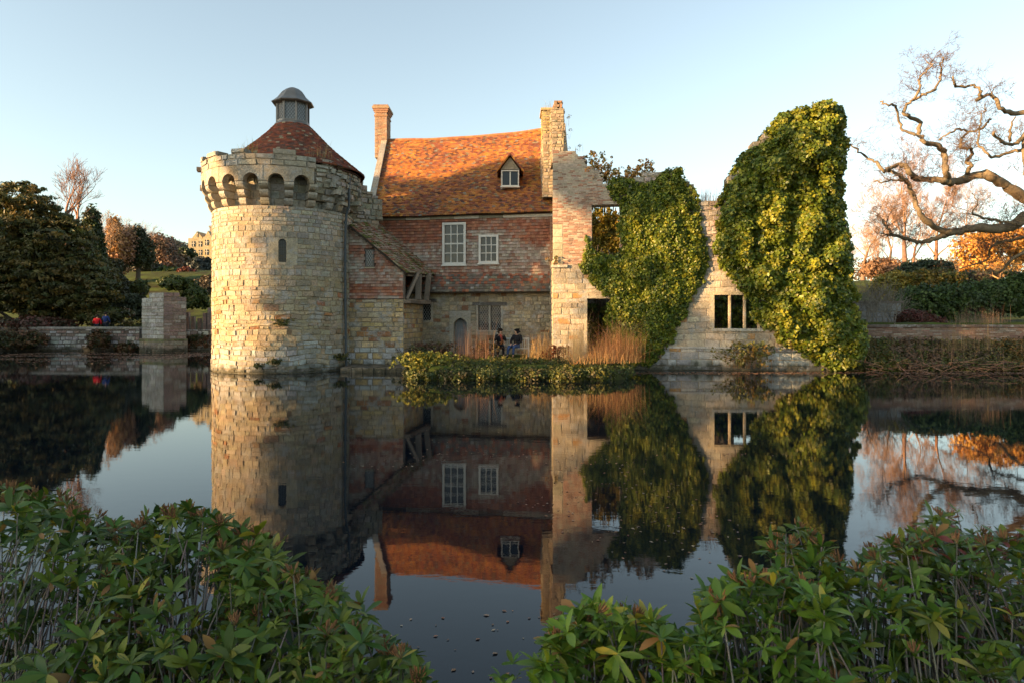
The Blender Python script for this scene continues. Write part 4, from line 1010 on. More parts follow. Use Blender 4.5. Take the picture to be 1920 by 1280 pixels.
tuft('ornamental_grass', 'pinkish dead flower stems in front of the pointed door', 'grass', [(X(px, 31), R.uniform(30.5, 32), .55) for px in (855, 868, 880, 893, 903)], 300, 1.75, [(.36, .20, .13), (.42, .26, .16), (.30, .17, .11)], lean=.12, w=.008, fan=.25)
tuft('ornamental_grass', 'golden grass clump right of the bench', 'grass', [(X(px, 31), R.uniform(30, 31.5), .55) for px in (998, 1012, 1024)], 320, 1.25, gr_cols, lean=.35, w=.010, fan=.22)
tuft('ornamental_grass', 'tall pale reeds at the left corner of the ruin', 'grass', [(X(px, 30), R.uniform(29, 30.5), .5) for px in (1066, 1078, 1090)], 320, 2.0, [(.50, .36, .18), (.55, .42, .24)], lean=.14, w=.009, fan=.2)
tuft('ornamental_grass', 'dense bushy russet straw stems below the wall ivy', 'grass', [(X(px, 29.5), R.uniform(28.8, 30.5), .5) for px in (1125, 1140, 1155, 1172, 1185)], 900, 1.7, [(.56, .28, .12), (.48, .22, .10), (.60, .36, .16)], lean=.34, w=.009, fan=.34)
tuft('fallen_grass', 'flattened straw leaning over the right end of the bed', 'grass', [(X(px, 27.6), R.uniform(27, 28.3), .6) for px in (1085, 1110, 1135, 1160)], 240, .85, [(.58, .36, .15), (.48, .26, .11)], lean=1.1, w=.010, fan=.3)
tuft('bank_shrub', 'dark green clump at the foot of the wall between wing and house', 'shrub', [(-4.7, 32.4, .2), (-4.4, 32.6, .3)], 20, .7, [(.1, .1, .04)], lf=(60, .09, [(.06, .08, .03), (.08, .08, .04)]), fan=.2)
tuft('bank_shrub', 'reddish low shrub before the left end of the rubble wall', 'shrub', [(X(px, 33), 33, .5) for px in (795, 815, 832)], 60, .7, [(.25, .15, .1)], lf=(120, .08, [(.12, .06, .04), (.09, .08, .03), (.15, .08, .05)]), fan=.25)
tuft('bank_shrub', 'russet shrub between the dead stems and the bench', 'shrub', [(X(px, 32.5), 32.4, .5) for px in (905, 918)], 40, .8, [(.25, .16, .1)], lf=(90, .08, [(.16, .08, .04), (.12, .09, .03)]), fan=.22)
tuft('bank_shrub', 'bright yellow-green shrub at the left end of the planted bed', 'shrub', [(X(px, 27.6), 27.5, .4) for px in (785, 798, 812)], 20, .6, [(.2, .2, .05)], lf=(150, .09, [(.22, .21, .03), (.14, .16, .03)]), fan=.28)
tuft('bank_shrub', 'red-leaved shrub at the base of the ruin corner', 'shrub', [(X(px, 31.6), 31.4, .5) for px in (1040, 1052)], 30, .6, [(.25, .1, .06)], lf=(60, .08, [(.25, .07, .03), (.2, .09, .04)]), fan=.2)
for i in range(7):
    pass
# ------------------------------------------------------------------ bench
BXc, BYc, BG = X(959, 33.4), 33.55, .52
bench = thing('garden_bench', 'weathered grey wooden garden bench under the leaded window', 'bench', (BXc, BYc, BG))
BW = 1.62; BC_ = (.52, .51, .46)
m = MB()
for i in range(5): y = BYc-.25+i*.1; m.box(BXc-BW/2, BXc+BW/2, y-.04, y+.04, BG+.42, BG+.445, vary(BC_, .1))
m.build('seat', M_wood, bench)
m = MB()
for i in range(15): x = BXc-BW/2+.05+i*(BW-.1)/14; m.box(x-.02, x+.02, BYc+.22, BYc+.245, BG+.47, BG+.86, vary(BC_, .1))
m.box(BXc-BW/2, BXc+BW/2, BYc+.205, BYc+.26, BG+.86, BG+.94, BC_); m.build('backrest', M_wood, bench)
for sx in (-1, 1):
    x = BXc+sx*(BW/2+.03)
    m = MB(); m.box(x-.03, x+.03, BYc-.30, BYc-.24, BG, BG+.64, BC_); m.build('leg', M_wood, bench)
    m = MB(); m.box(x-.03, x+.03, BYc+.2, BYc+.262, BG, BG+.94, BC_); m.build('leg', M_wood, bench)
    m = MB(); m.box(x-.035, x+.035, BYc-.34, BYc+.2, BG+.642, BG+.675, BC_); m.build('armrest', M_wood, bench)
# ------------------------------------------------------------------ people
def skin(name, joints, bones, mat, parent, col, sub=1):
    me = bpy.data.meshes.new(name); off = wloc(parent); keys = list(joints)
    me.from_pydata([tuple(Vector(joints[k][0])-off) for k in keys], [(keys.index(a), keys.index(b)) for a, b in bones], [])
    o = link(name, me, parent, [mat]); md = o.modifiers.new('skin', 'SKIN'); md.use_smooth_shade = True
    sv = me.skin_vertices[0].data
    for i, k in enumerate(keys):
        r = joints[k][1]; sv[i].radius = r if isinstance(r, tuple) else (r, r)
        sv[i].use_root = (i == 0)
    s = o.modifiers.new('sub', 'SUBSURF'); s.levels = sub; s.render_levels = sub
    a = None
    return o
def pm_(name, c, rough=.85): return mat_plain(name, c, rough, .12, scale=30, bump=.1, spec=.2)
M_skin = pm_('skin', (.50, .30, .21), .6); M_hair = pm_('dark_hair', (.03, .02, .015)); M_jeans = pm_('blue_denim', (.05, .09, .20)); M_black = pm_('black_coat', (.015, .015, .018))
M_scarf = pm_('red_scarf', (.35, .07, .05)); M_redc = pm_('red_coat', (.62, .02, .03)); M_blue = pm_('blue_jacket', (.02, .045, .16)); M_shoe = pm_('dark_shoe', (.03, .025, .02)); M_dtrs = pm_('dark_trousers', (.02, .025, .04))
def person(label, loc, pose, coat, trs, hat, rot=0, group=None, scarf=False):
    """pose: joint name -> local (x, y, z), facing local -Y"""
    o = thing('person', label, 'person', loc, group); c, s = math.cos(rot), math.sin(rot)
    def W(p): return Vector((loc[0]+p[0]*c-p[1]*s, loc[1]+p[0]*s+p[1]*c, loc[2]+p[2]))
    J = {k: W(v) for k, v in pose.items()}
    body = {}; B = []
    def add(k, p, r): body[k] = (p, r)
    add('pelvis', J['pelvis'], .115); add('waist', J['pelvis'].lerp(J['chest'], .45), .10); add('chest', J['chest'], .12); add('neck', J['neck'], .055); add('jaw', J['neck'].lerp(J['head'], .55), .065)
    add('head', J['head'], .088); add('crown', J['head']+(J['head']-J['neck']).normalized()*.07, .075)
    f = J['face']-J['head']; f.normalize(); add('nose', J['head']+f*.105-Vector((0, 0, .015)), .014)
    B += [('pelvis', 'waist'), ('waist', 'chest'), ('chest', 'neck'), ('neck', 'jaw'), ('jaw', 'head'), ('head', 'crown'), ('head', 'nose')]
    for sd in 'lr':
        for k, r, pr in (('sho', .055, 'chest'), ('elb', .042, 'sho'), ('wri', .028, 'elb')):
            add(k+sd, J[k+sd], r); B.append(((pr if pr == 'chest' else pr+sd), k+sd))
        d = (J['wri'+sd]-J['elb'+sd]).normalized(); add('palm'+sd, J['wri'+sd]+d*.055, .034); B.append(('wri'+sd, 'palm'+sd))
        side = d.cross(Vector((0, 0, 1))).normalized() if abs(d.z) < .9 else Vector((1, 0, 0)); dn_ = side.cross(d)
        for i, ln in enumerate((.06, .075, .08, .07)):
            a = J['wri'+sd]+d*.09+side*(i-1.5)*.019; add('fa%d' % i+sd, a, .010); add('fb%d' % i+sd, a+d*ln*.55-dn_*.018, .009); add('fc%d' % i+sd, a+d*ln*.8-dn_*.045, .008)
            B += [('palm'+sd, 'fa%d' % i+sd), ('fa%d' % i+sd, 'fb%d' % i+sd), ('fb%d' % i+sd, 'fc%d' % i+sd)]
        add('ta'+sd, J['wri'+sd]+d*.04-side*.04, .012); add('tb'+sd, J['wri'+sd]+d*.075-side*.05, .010); B += [('palm'+sd, 'ta'+sd), ('ta'+sd, 'tb'+sd)]
        for k, r, pr in (('hip', .085, 'pelvis'), ('kne', .058, 'hip'), ('ank', .038, 'kne'), ('toe', .034, 'ank')):
            add(k+sd, J[k+sd], r); B.append(((pr if pr == 'pelvis' else pr+sd), k+sd))
    skin('body', body, B, M_skin, o, None)
    ck = {'pelvis': (J['pelvis'], .15), 'waist': body['waist'][0:1]+(.14,), 'chest': (J['chest'], .165), 'collar': (J['neck']-Vector((0, 0, .02)), .07)}
    cb = [('pelvis', 'waist'), ('waist', 'chest'), ('chest', 'collar')]
    for sd in 'lr':
        ck['sho'+sd] = (J['sho'+sd], .08); ck['elb'+sd] = (J['elb'+sd], .064); ck['wri'+sd] = (J['wri'+sd], .046); cb += [('chest', 'sho'+sd), ('sho'+sd, 'elb'+sd), ('elb'+sd, 'wri'+sd)]
    skin('coat', ck, cb, coat, o, None)
    tk = {'pelvis': (J['pelvis']-Vector((0, 0, .02)), .135)}; tb = []
    for sd in 'lr':
        tk['hip'+sd] = (J['hip'+sd], .105); tk['kne'+sd] = (J['kne'+sd], .074); tk['ank'+sd] = (J['ank'+sd]+Vector((0, 0, .03)), .058); tb += [('pelvis', 'hip'+sd), ('hip'+sd, 'kne'+sd), ('kne'+sd, 'ank'+sd)]
    skin('trousers', tk, tb, trs, o, None)
    for sd in 'lr': skin('shoe', {'a': (J['ank'+sd]-Vector((0, 0, .03)), .05), 'b': (J['toe'+sd], .045)}, [('a', 'b')], M_shoe, o, None)
    h = J['head']; up = (J['head']-J['neck']).normalized(); m = MB()
    back = -f; mm = M_hair if not hat else M_black
    skin('hat' if hat else 'hair', {'a': (h+up*.045+back*.02, .102), 'b': (h+up*.11+back*.01, .07), 'c': (h+back*.05-up*.03, .085 if not hat else .08)}, [('a', 'b'), ('a', 'c')], mm, o, None)
    if scarf: skin('scarf', {'a': (J['neck']+Vector((-.09, -.02, -.02)), .05), 'b': (J['neck']+f*.10-Vector((0, 0, .03)), .055), 'c': (J['neck']+Vector((.09, -.02, -.02)), .05), 'd': (J['neck']+f*.16-Vector((0, 0, .28)), .05)}, [('a', 'b'), ('b', 'c'), ('b', 'd')], M_scarf, o, None)
    return o
def sit(lean=0, armsup=False, legdx=0):
    p = {'pelvis': (0, 0, .55), 'chest': (lean, .02, .92), 'neck': (lean*1.2, .0, 1.09), 'head': (lean*1.3, -.03, 1.22), 'face': (lean*1.3-.0, -.2, 1.2)}
    for sd, x in (('l', -1), ('r', 1)):
        p['sho'+sd] = (lean+x*.19, .02, 1.02); p['hip'+sd] = (x*.10, -.05, .54); p['kne'+sd] = (x*.13+legdx, -.47, .52); p['ank'+sd] = (x*.14+legdx*1.3, -.47, .10); p['toe'+sd] = (x*.16+legdx*1.3, -.62, .05)
        if armsup: p['elb'+sd] = (x*.27, -.16, .80); p['wri'+sd] = (x*.10, -.30, 1.06)
        else: p['elb'+sd] = (lean+x*.27, -.10, .76); p['wri'+sd] = (x*.12+legdx*.6, -.30, .66)
    return p
p1 = sit(.02, True, -.02); p1['face'] = (.1, -.2, 1.18)
person('seated person in a dark coat and red scarf raising both hands to the face', (X(937, 33.4), BYc-.02, BG), p1, M_black, M_black, False, .15, scarf=True)
p2 = sit(.03, False, -.14); p2['face'] = (-.2, -.1, 1.20)
person('seated person in black jacket, black beanie and blue jeans on the bench', (X(968, 33.4), BYc-.02, BG), p2, M_black, M_jeans, True, -.25)
def stand(h=1.0, armin=0):
    p = {'pelvis': (0, 0, .95*h), 'chest': (0, .0, 1.30*h), 'neck': (0, -.01, 1.49*h), 'head': (0, -.04, 1.61*h), 'face': (0, -.3, 1.55*h)}
    for sd, x in (('l', -1), ('r', 1)):
        p['sho'+sd] = (x*.20, .0, 1.41*h); p['elb'+sd] = (x*.29, -.03, 1.12*h); p['wri'+sd] = (x*.20, -.20, .98*h)
        p['hip'+sd] = (x*.10, 0, .90*h); p['kne'+sd] = (x*.11, -.02, .50*h); p['ank'+sd] = (x*.12, .02, .09*h); p['toe'+sd] = (x*.13, -.13, .05*h)
    return p
gz_ = zof(613, 52.6)-.72
person('standing person in a bright red coat on the causeway, seen from behind', (X(182, 53.2), 53.2, gz_), stand(.93), M_redc, M_dtrs, False, PI+.15)
person('standing person in a navy blue jacket on the causeway, seen from behind', (X(198, 53.3), 53.3, gz_), stand(1.06), M_blue, M_dtrs, False, PI-.1)
# ================================================================== left bank : causeway wall, pier, trees, hill
def Xk(px, Y): return (px-960)/F_*Y
CWt = zof(613, 52.4)
causeway = thing('causeway_wall', 'low lichen-spotted stone causeway wall along the far left bank', 'wall', (-33, 52.4, 0))
Fcw, ucw, Ycw, Lcw = plane_frame((-46, 52.6), (Xk(262, 52.2), 52.2))
def lc(u, v):
    s = nz(u*.5, v*.8)
    return vary((.42, .41, .38), .25) if R.random() < .45+s else vary(R.choice([(.24, .19, .16), (.18, .15, .12), (.3, .22, .18)]), .25)
m = MB(); masonry(m, Fcw, 0, Lcw, -.4, CWt-.16, (.14, .3), (.25, .7), lc, thick=.6, jit=.03, prot=(0, .06), gap=.02, mort=(.14, .12, .10)); m.build('stonework', M_stone_white, causeway)
m = MB(); u = 0
while u < Lcw: m.fbox(Fcw, u+.01, min(u+.95, Lcw), CWt-.16, CWt+R.uniform(-.02, .01), -.65, .08, vary((.36, .34, .30), .12)); u += .96
m.build('coping', M_stone_white, causeway)
# gate pier
Yp = 50.6; pier_ = thing('gate_pier', 'broad ruined stone gate pier with stepped plinth beside the tower', 'pier', (Xk(306, Yp), Yp, 0))
xc = Xk(308, Yp); zt = zof(549, Yp)
def pcol_l(u, v): return vary(R.choice([(.44, .44, .40), (.38, .37, .33), (.48, .48, .45)]), .15)
def pcol_r(u, v): return vary(R.choice([(.30, .22, .19), (.34, .27, .23), (.26, .19, .16), (.40, .37, .33)]), .15)
m = MB()
Fa, _, _, La = plane_frame((Xk(266, 51.3), 51.3), (Xk(307, 50.0), 50.0)); Fb, _, _, Lb = plane_frame((Xk(307, 50.0), 50.0), (Xk(349, 51.0), 51.0))
tp = lambda u: zt-.25*abs(nz(u*2, 3))*2
masonry(m, Fa, 0, La, .95, zt, (.2, .34), (.35, .8), pcol_l, thick=.7, top=lambda u: zt-.35*(u < .7)-.1, jit=.02, prot=(0, .03))
masonry(m, Fb, 0, Lb, .95, zt, (.2, .34), (.35, .8), pcol_r, thick=.7, top=lambda u: zt-.4*max(0, u-.6)/1.1, jit=.02, prot=(0, .04))
Fc_, _, _, Lc_ = plane_frame((Xk(349, 51), 51.0), (Xk(330, 53.5), 53.6)); masonry(m, Fc_, 0, Lc_, .95, zt-.4, (.2, .34), (.35, .8), pcol_r, thick=.5)
m.build('shaft', M_stone_white, pier_)
m = MB()
Fa2, _, _, La2 = plane_frame((Xk(261, 51.1), 51.1), (Xk(308, 49.6), 49.6)); Fb2, _, _, Lb2 = plane_frame((Xk(308, 49.6), 49.6), (Xk(352, 50.7), 50.7))
for F2, L2 in ((Fa2, La2), (Fb2, Lb2)): masonry(m, F2, 0, L2, -.4, .95, (.2, .34), (.35, .8), lambda u, v: vary((.26, .23, .18), .2) if v < .8 else vary((.16, .17, .08), .2), thick=.9, jit=.02, prot=(0, .05))
m.build('plinth', M_stone_white, pier_)
lw2 = thing('bank_wall', 'low mossy bank wall running from the gate pier to the tower', 'wall', (-21, 51.4, 0))
Fd2, _, _, Ld2 = plane_frame((Xk(345, 51.4), 51.4), (Xk(420, 51.6), 51.6))
m = MB(); masonry(m, Fd2, 0, Ld2, -.4, zof(618, 51.5), (.18, .3), (.3, .7), lc, thick=.7, jit=.03, prot=(0, .06), gap=.02, mort=(.12, .1, .08)); m.build('stonework', M_stone_white, lw2)
m = MB()
for px in (352, 362, 374, 384, 393): x_ = Xk(px, 53); m.box(x_-.12, x_+.12, 52.9, 53.2, 1.2, zof(R.uniform(572, 600), 53), vary((.26, .19, .15), .2))
m.build('broken_balusters', M_stone_white, lw2)
# ------------------------------------------------------------------ tree kinds
def crown_tree(name, label, cat, lobes, base, m, per, crad, ls, cols, trunk=None, elong=1.3, flat=1, rnd=.7, group=None, inner=.55, mat=None, cut=-.6, tcol=(.10, .08, .06), limbs=7):
    """lobes: list of (cx, cy, cz, rx, ry, rz)"""
    o = thing(name, label, cat, base, group); cs = []; ns = []; tot = sum(l[3]*l[5] for l in lobes)
    for l in lobes:
        a, b = ellipsoid_clusters(l[:3], *l[3:], max(4, int(m*l[3]*l[5]/tot)), inner, cut=cut); cs.append(a); ns.append(b)
    cs = np.concatenate(cs); ns = np.concatenate(ns); rd = crad*NR.uniform(.6, 1.35, len(cs))
    A = clusters(cs, ns, per, rd, ls, cols, flat); leaves('crown', *A, mat or M_leaf, o, elong=elong, rnd=rnd)
    if trunk:
        mb = MB(); bx, by, bz = base; top = max(lobes, key=lambda l: l[2])
        mb.tube([(bx, by, bz-.3), (lerp(bx, top[0], .3)+.1, by, lerp(bz, top[2], .35)), (top[0], top[1], lerp(bz, top[2], .9))], [trunk, trunk*.75, trunk*.3], 8, tcol)
        for i in range(limbs):
            l = lobes[i % len(lobes)]; z0 = lerp(bz, l[2], R.uniform(.25, .7)); mb.tube([(lerp(bx, top[0], .4), by, z0), (lerp(bx, l[0], .6), lerp(by, l[1], .6), lerp(z0, l[2], .6)), (l[0]+l[3]*R.uniform(-.5, .5), l[1]+R.uniform(-.3, .3)*l[4], l[2]+l[5]*.4)], [trunk*.4, trunk*.25, trunk*.08], 5, tcol)
        mb.build('trunk', M_bark, o, True)
    return o
def lobe(px, py, rpx, rpy, Y, dr=.8): 
    return (Xk(px, Y), Y, zof(py, Y), rpx/F_*Y, rpx/F_*Y*dr, rpy/F_*Y)
def bare_tree(name, label, px, base_py, top_py, Y, col, depth=3, spread=.6, tip=.012, lean=0, r=None, kids=(3, 5), up=.25, frac=.45, start=.3, n=4, wob=.2, leafy=None, twig=None, group=None, ratio=.62):
    b = Vector((Xk(px, Y), Y, zof(base_py, Y))); H = (base_py-top_py)/F_*Y
    o = thing(name, label, 'tree', b, group); r = r or H*.025; S = []
    grow(S, b-Vector((0, 0, .4)), (lean, 0, 1), H*frac, r, depth, col, spread, up, n, tip, wob, ratio, kids, start)
    big = [s for s in S if s[6] > r*.45]; small = [s for s in S if s[6] <= r*.45]
    if big: sticks('trunk', big, M_bark, o, 7)
    if small:
        small = [(*s[:8], vary(twig or col, .2)) for s in small]
        sticks('branches', small, M_twig, o, 3)
    if leafy:
        num, per, cr_, ls, cols = leafy; tips = [s for s in small if s[7] < tip*2.2] or small; pick = [tips[R.randrange(len(tips))] for _ in range(num)]
        A = clusters([p[3:6] for p in pick], [(0, 0, .3)]*num, per, [cr_]*num, ls, cols); leaves('crown', *A, M_leaf, o)
    return o
DG = [(.080, .078, .018), (.10, .088, .02), (.055, .06, .016), (.14, .10, .02), (.065, .08, .02)]
Ye = 57
yt = [(-90, 350), (-40, 352), (0, 356), (20, 344), (40, 338), (62, 344), (78, 372), (100, 384), (128, 402), (150, 430), (170, 470), (190, 500), (210, 540), (228, 590)]
lb_ = []
for k in range(120):
    px = R.uniform(-90, 222); tp = interp(px, yt); py = tp+8+(612-tp)*R.random()**.9*.97; Yk = R.uniform(54.5, 61)
    lb_.append(lobe(px, py, R.uniform(20, 46), R.uniform(6, 12), Yk, .8))
lb_ += [lobe(20, 480, 95, 105, Ye), lobe(85, 510, 95, 85, Ye), lobe(55, 430, 62, 58, 59), lobe(140, 530, 70, 60, 57), lobe(-60, 480, 80, 100, Ye)]*1
for px in range(-85, 225, 9): lb_.append(lobe(px+R.uniform(-4, 4), interp(px, yt)+R.uniform(4, 18), R.uniform(10, 22), R.uniform(5, 8), R.uniform(56, 60), .8))
crown_tree('yew_tree', 'huge dark spreading evergreen on the far left bank behind the causeway', 'tree', lb_, (Xk(70, Ye), Ye, 1.2), 5600, 20, .5, .14, DG, .5, elong=2.8, flat=.4, rnd=.5, inner=.3, cut=-1, limbs=30)
bare_tree('bare_tree', 'bare tree with upright brown limbs behind the dark evergreen', 128, 470, 335, 66, (.20, .12, .09), depth=4, r=.42, twig=(.22, .13, .09), kids=(3, 5), spread=.4, frac=.55)
bare_tree('bare_tree', 'second bare brown tree behind the evergreen, just right of the first', 151, 470, 342, 68, (.17, .10, .08), depth=4, r=.42, twig=(.22, .13, .09), kids=(3, 5), spread=.35, frac=.55)
crown_tree('cypress_tree', 'narrow pointed dark green conifer right of the big evergreen', 'tree', [lobe(172, 430, 12, 40, 72), lobe(172, 470, 20, 50, 72), lobe(176, 510, 24, 45, 72)], (Xk(174, 72), 72, 3), 600, 18, .5, .2, [(.04, .06, .015), (.055, .075, .018), (.03, .045, .015)], .3)
bare_tree('bare_tree', 'slender pale bare tree between conifer and golden larch', 196, 520, 388, 86, (.24, .16, .11), depth=4, r=.22, spread=.45, twig=(.28, .20, .14))
crown_tree('larch_tree', 'golden orange larch on the hillside', 'tree', [lobe(213, 430, 8, 22, 95), lobe(214, 455, 15, 32, 95)], (Xk(213, 95), 95, 7), 320, 16, .6, .22, [(.40, .20, .06), (.34, .18, .06)], .25)
bare_tree('bare_tree', 'broad round bare oak on the skyline above the dark round evergreen', 262, 510, 400, 112, (.20, .14, .10), depth=4, r=.45, spread=.75, twig=(.28, .18, .12), kids=(4, 6))
crown_tree('beech_tree', 'orange-brown autumn tree left of the dark round evergreen', 'tree', [lobe(220, 470, 26, 26, 96), lobe(232, 450, 16, 20, 96), lobe(214, 500, 22, 20, 96)], (Xk(222, 96), 96, 7), 460, 14, .9, .25, [(.34, .18, .10), (.40, .22, .08), (.30, .16, .10)], .4, inner=.3)
crown_tree('holm_oak', 'dense dark round evergreen in the middle of the hillside', 'tree', [lobe(252, 472, 22, 42, 98), lobe(268, 480, 18, 34, 98), lobe(258, 450, 14, 22, 98)], (Xk(258, 98), 98, 7), 620, 16, .7, .25, [(.03, .045, .018), (.04, .055, .02), (.05, .05, .018)], .4)
crown_tree('autumn_tree', 'muted russet tree right of the round evergreen', 'tree', [lobe(302, 470, 22, 26, 118), lobe(312, 490, 22, 20, 118)], (Xk(306, 118), 118, 9.5), 420, 14, 1.0, .3, [(.20, .12, .08), (.24, .14, .09), (.16, .12, .08)], .4)
bare_tree('bare_tree', 'small bare tree on the skyline next to the country house', 322, 490, 440, 150, (.16, .12, .09), depth=4, r=.3, spread=.7)
for i, (px, py, rx, ry, Y, cols, lb) in enumerate([
    (345, 478, 20, 12, 165, [(.05, .07, .025)], 'dark green shrub mass below the country house terrace'),
    (375, 505, 22, 22, 130, [(.07, .08, .07), (.05, .06, .05)], 'grey-green round bush below the country house'),
    (335, 495, 26, 16, 140, [(.14, .09, .05), (.09, .08, .04)], 'brown shrubbery under the skyline trees'),
    (350, 513, 18, 9, 110, [(.16, .05, .035), (.2, .07, .04)], 'dark red dome of a shrub on the hill'),
    (318, 512, 26, 9, 112, [(.06, .09, .025)], 'bright green low shrub beside the red one'),
    (280, 505, 30, 10, 112, [(.07, .05, .03), (.05, .05, .025)], 'dark brown undergrowth above the lawn'),
    (322, 530, 22, 12, 95, [(.05, .085, .03), (.08, .10, .03)], 'blue-green shrub at the right edge of the lawn'),
    (388, 540, 22, 24, 90, [(.13, .10, .06), (.10, .08, .05)], 'brown bush close to the tower'),
    (235, 545, 30, 18, 75, [(.07, .06, .03), (.05, .05, .025)], 'olive undergrowth below the lawn'),
    (245, 580, 30, 28, 64, [(.06, .07, .03), (.05, .06, .025)], 'dark green bush beside the gate pier'),
    (262, 540, 14, 14, 60, [(.06, .08, .02), (.09, .09, .02)], 'ivy-green shrub behind the left of the gate pier'),
    (335, 535, 26, 10, 57, [(.055, .08, .015), (.08, .10, .02)], 'ivy mound capping the wall behind the gate pier'),
    (365, 562, 24, 26, 57, [(.045, .07, .012), (.07, .09, .018)], 'bright ivy hanging right of the gate pier'),
    (208, 590, 12, 12, 58, [(.07, .09, .05), (.05, .07, .04)], 'small variegated shrub near the standing people'),
    (238, 588, 9, 6, 62, [(.20, .08, .05)], 'little red-leaved bush beyond the causeway'),
    (75, 608, 60, 8, 54.5, [(.14, .05, .035), (.10, .05, .03), (.07, .06, .03)], 'dark red border plants behind the causeway wall'),
    (205, 500, 25, 14, 82, [(.06, .05, .02), (.04, .045, .02)], 'brown-green thicket right of the pointed conifer'),
    (205, 540, 34, 30, 66, [(.04, .04, .016), (.055, .05, .02)], 'dark thicket at the right foot of the big evergreen'),
    (300, 470, 90, 14, 260, [(.10, .09, .06), (.08, .08, .05)], 'distant dull green wood along the hilltop'),
]):
    l = lobe(px, py, rx, ry, Y, 1.0); crown_tree('shrub', lb, 'shrub', [l], (l[0], l[1], l[2]-l[5]), int(90+rx*ry*.35), 14, .05*max(rx, 12)/F_*Y*6*.35+.12, .0028*Y+.02, cols, None, inner=.4)
for px, py, rx, ry, lb in ((20, 640, 50, 16, 'brown and green plants overhanging the water at far left'), (68, 636, 22, 12, 'brown bush at the end of the overhanging planting'), (185, 640, 20, 18, 'rusty climber on the causeway wall below the standing people'), (238, 652, 22, 8, 'dark moss and weeds at the waterline beside the gate pier'), (372, 640, 26, 14, 'brown brambles on the bank between pier and tower')):
    l = lobe(px, py, rx, ry, 51.6, .35); crown_tree('bank_plant', lb, 'plant', [l], (l[0], l[1], 0), int(rx*ry*.32), 15, .28, .13, [(.07, .06, .02), (.12, .07, .03), (.16, .08, .04), (.05, .06, .02)], None, inner=.3)
# country house on the hill
Yh2 = 190; ch_ = thing('country_house', 'distant sandstone country house with gables and chimneys on the hill', 'house', (Xk(385, Yh2), Yh2, zof(490, Yh2)))
m = MB(); s_ = (.34, .28, .17)
g0, g1 = zof(492, Yh2), zof(447, Yh2)
def hb(px0, px1, z0, z1, dy0, dy1, col): m.box(Xk(px0, Yh2), Xk(px1, Yh2), Yh2+dy0, Yh2+dy1, z0, z1, col)
hb(353, 384, g0, g1, 0, 12, s_); hb(384, 412, g0-.01, g1+.3, -1.0, 12.5, (.40, .31, .16))
for (a, b, y0) in ((360, 380, -.01), (386, 400, -1.01)):
    xa, xb = Xk(a, Yh2), Xk(b, Yh2); zt_ = zof(434, Yh2); z_ = g1+.01
    m.add([(xa, Yh2+y0, z_), (xb, Yh2+y0, z_), ((xa+xb)/2, Yh2+y0, zt_), (xa, Yh2+8, z_), (xb, Yh2+8, z_), ((xa+xb)/2, Yh2+8, zt_)], [(0, 1, 2), (3, 5, 4), (0, 2, 5, 3), (1, 4, 5, 2)], (.40, .31, .17))
m.build('wall', M_stone, ch_)
m = MB(); xa, xb = Xk(366, Yh2), Xk(410, Yh2); m.add([(xa, Yh2+1, g1+.2), (xb, Yh2+1, g1+.2), (xb, Yh2+7, zof(437, Yh2)), (xa, Yh2+7, zof(437, Yh2)), (xa, Yh2+12, g1+.2), (xb, Yh2+12, g1+.2)], [(0, 1, 2, 3), (3, 2, 5, 4), (0, 3, 4), (1, 5, 2)], (.09, .09, .10)); rf_ = m.build('roof', M_tile, ch_)
m = MB(); m.box(Xk(384, Yh2), Xk(396, Yh2), Yh2+3, Yh2+6, g1, zof(424, Yh2), (.26, .2, .14)); m.box(Xk(383, Yh2), Xk(397, Yh2), Yh2+2.8, Yh2+6.2, zof(424, Yh2), zof(421, Yh2), (.24, .19, .14)); m.build('chimney', M_stone, rf_)
for px, z_ in ((363, 458), (376, 458), (391, 456), (363, 474), (376, 474), (391, 474), (370, 440)):
    yy = Yh2-.03 if px < 384 else Yh2-1.03; w_ = 3.2 if z_ != 440 else 1.6; m = MB(); a = Xk(px-w_, Yh2); b = Xk(px+w_, Yh2); c, d = zof(z_+5, Yh2), zof(z_-5, Yh2)
    m.box(a, b, yy-.06, yy, c, d, (.04, .045, .05)); wn = m.build('window', M_glass, ch_)
    m = MB(); m.box((a+b)/2-.09, (a+b)/2+.09, yy-.14, yy-.062, c, d, (.5, .45, .35)); m.box(a, b, yy-.13, yy-.062, lerp(c, d, .6)-.08, lerp(c, d, .6)+.08, (.5, .45, .35)); m.build('frame', M_stone, wn)
# floating leaves
P = []; sz = []; cl = []
for _ in range(8500):
    f = R.random()
    if f < .62: x = Xk(R.uniform(0, 395), 46); y = R.gauss(45, 3.4); 
    elif f < .8: x = R.uniform(5, 25); y = R.uniform(29.6, 30.9)
    else: y = R.uniform(4.2, 12) if R.random() < .7 else R.uniform(12, 26); x = R.uniform(-.25, .42)*y
    if f < .62 and nz(x*.25, y*.8, 2) < -.05: continue
    if f < .62 and (y > 50.3 or y < 33): continue
    if f > .8 and (nz(x*.35, y*.35, 9) < .05 or R.random() < .3): continue
    P.append((x, y, .006)); sz.append(R.uniform(.05, .12) if f < .8 else R.uniform(.012, .038)); cl.append(vary(R.choice([(.34, .16, .09), (.26, .14, .08), (.40, .28, .18)]), .3))
tag(leaves('floating_leaves', P, np.tile([[0, 0, 1.]], (len(P), 1)), sz, np.array(cl), M_leaf, None, rnd=.05, fold=.03), 'brown fallen leaves drifting on the moat', 'leaves', kind='stuff')
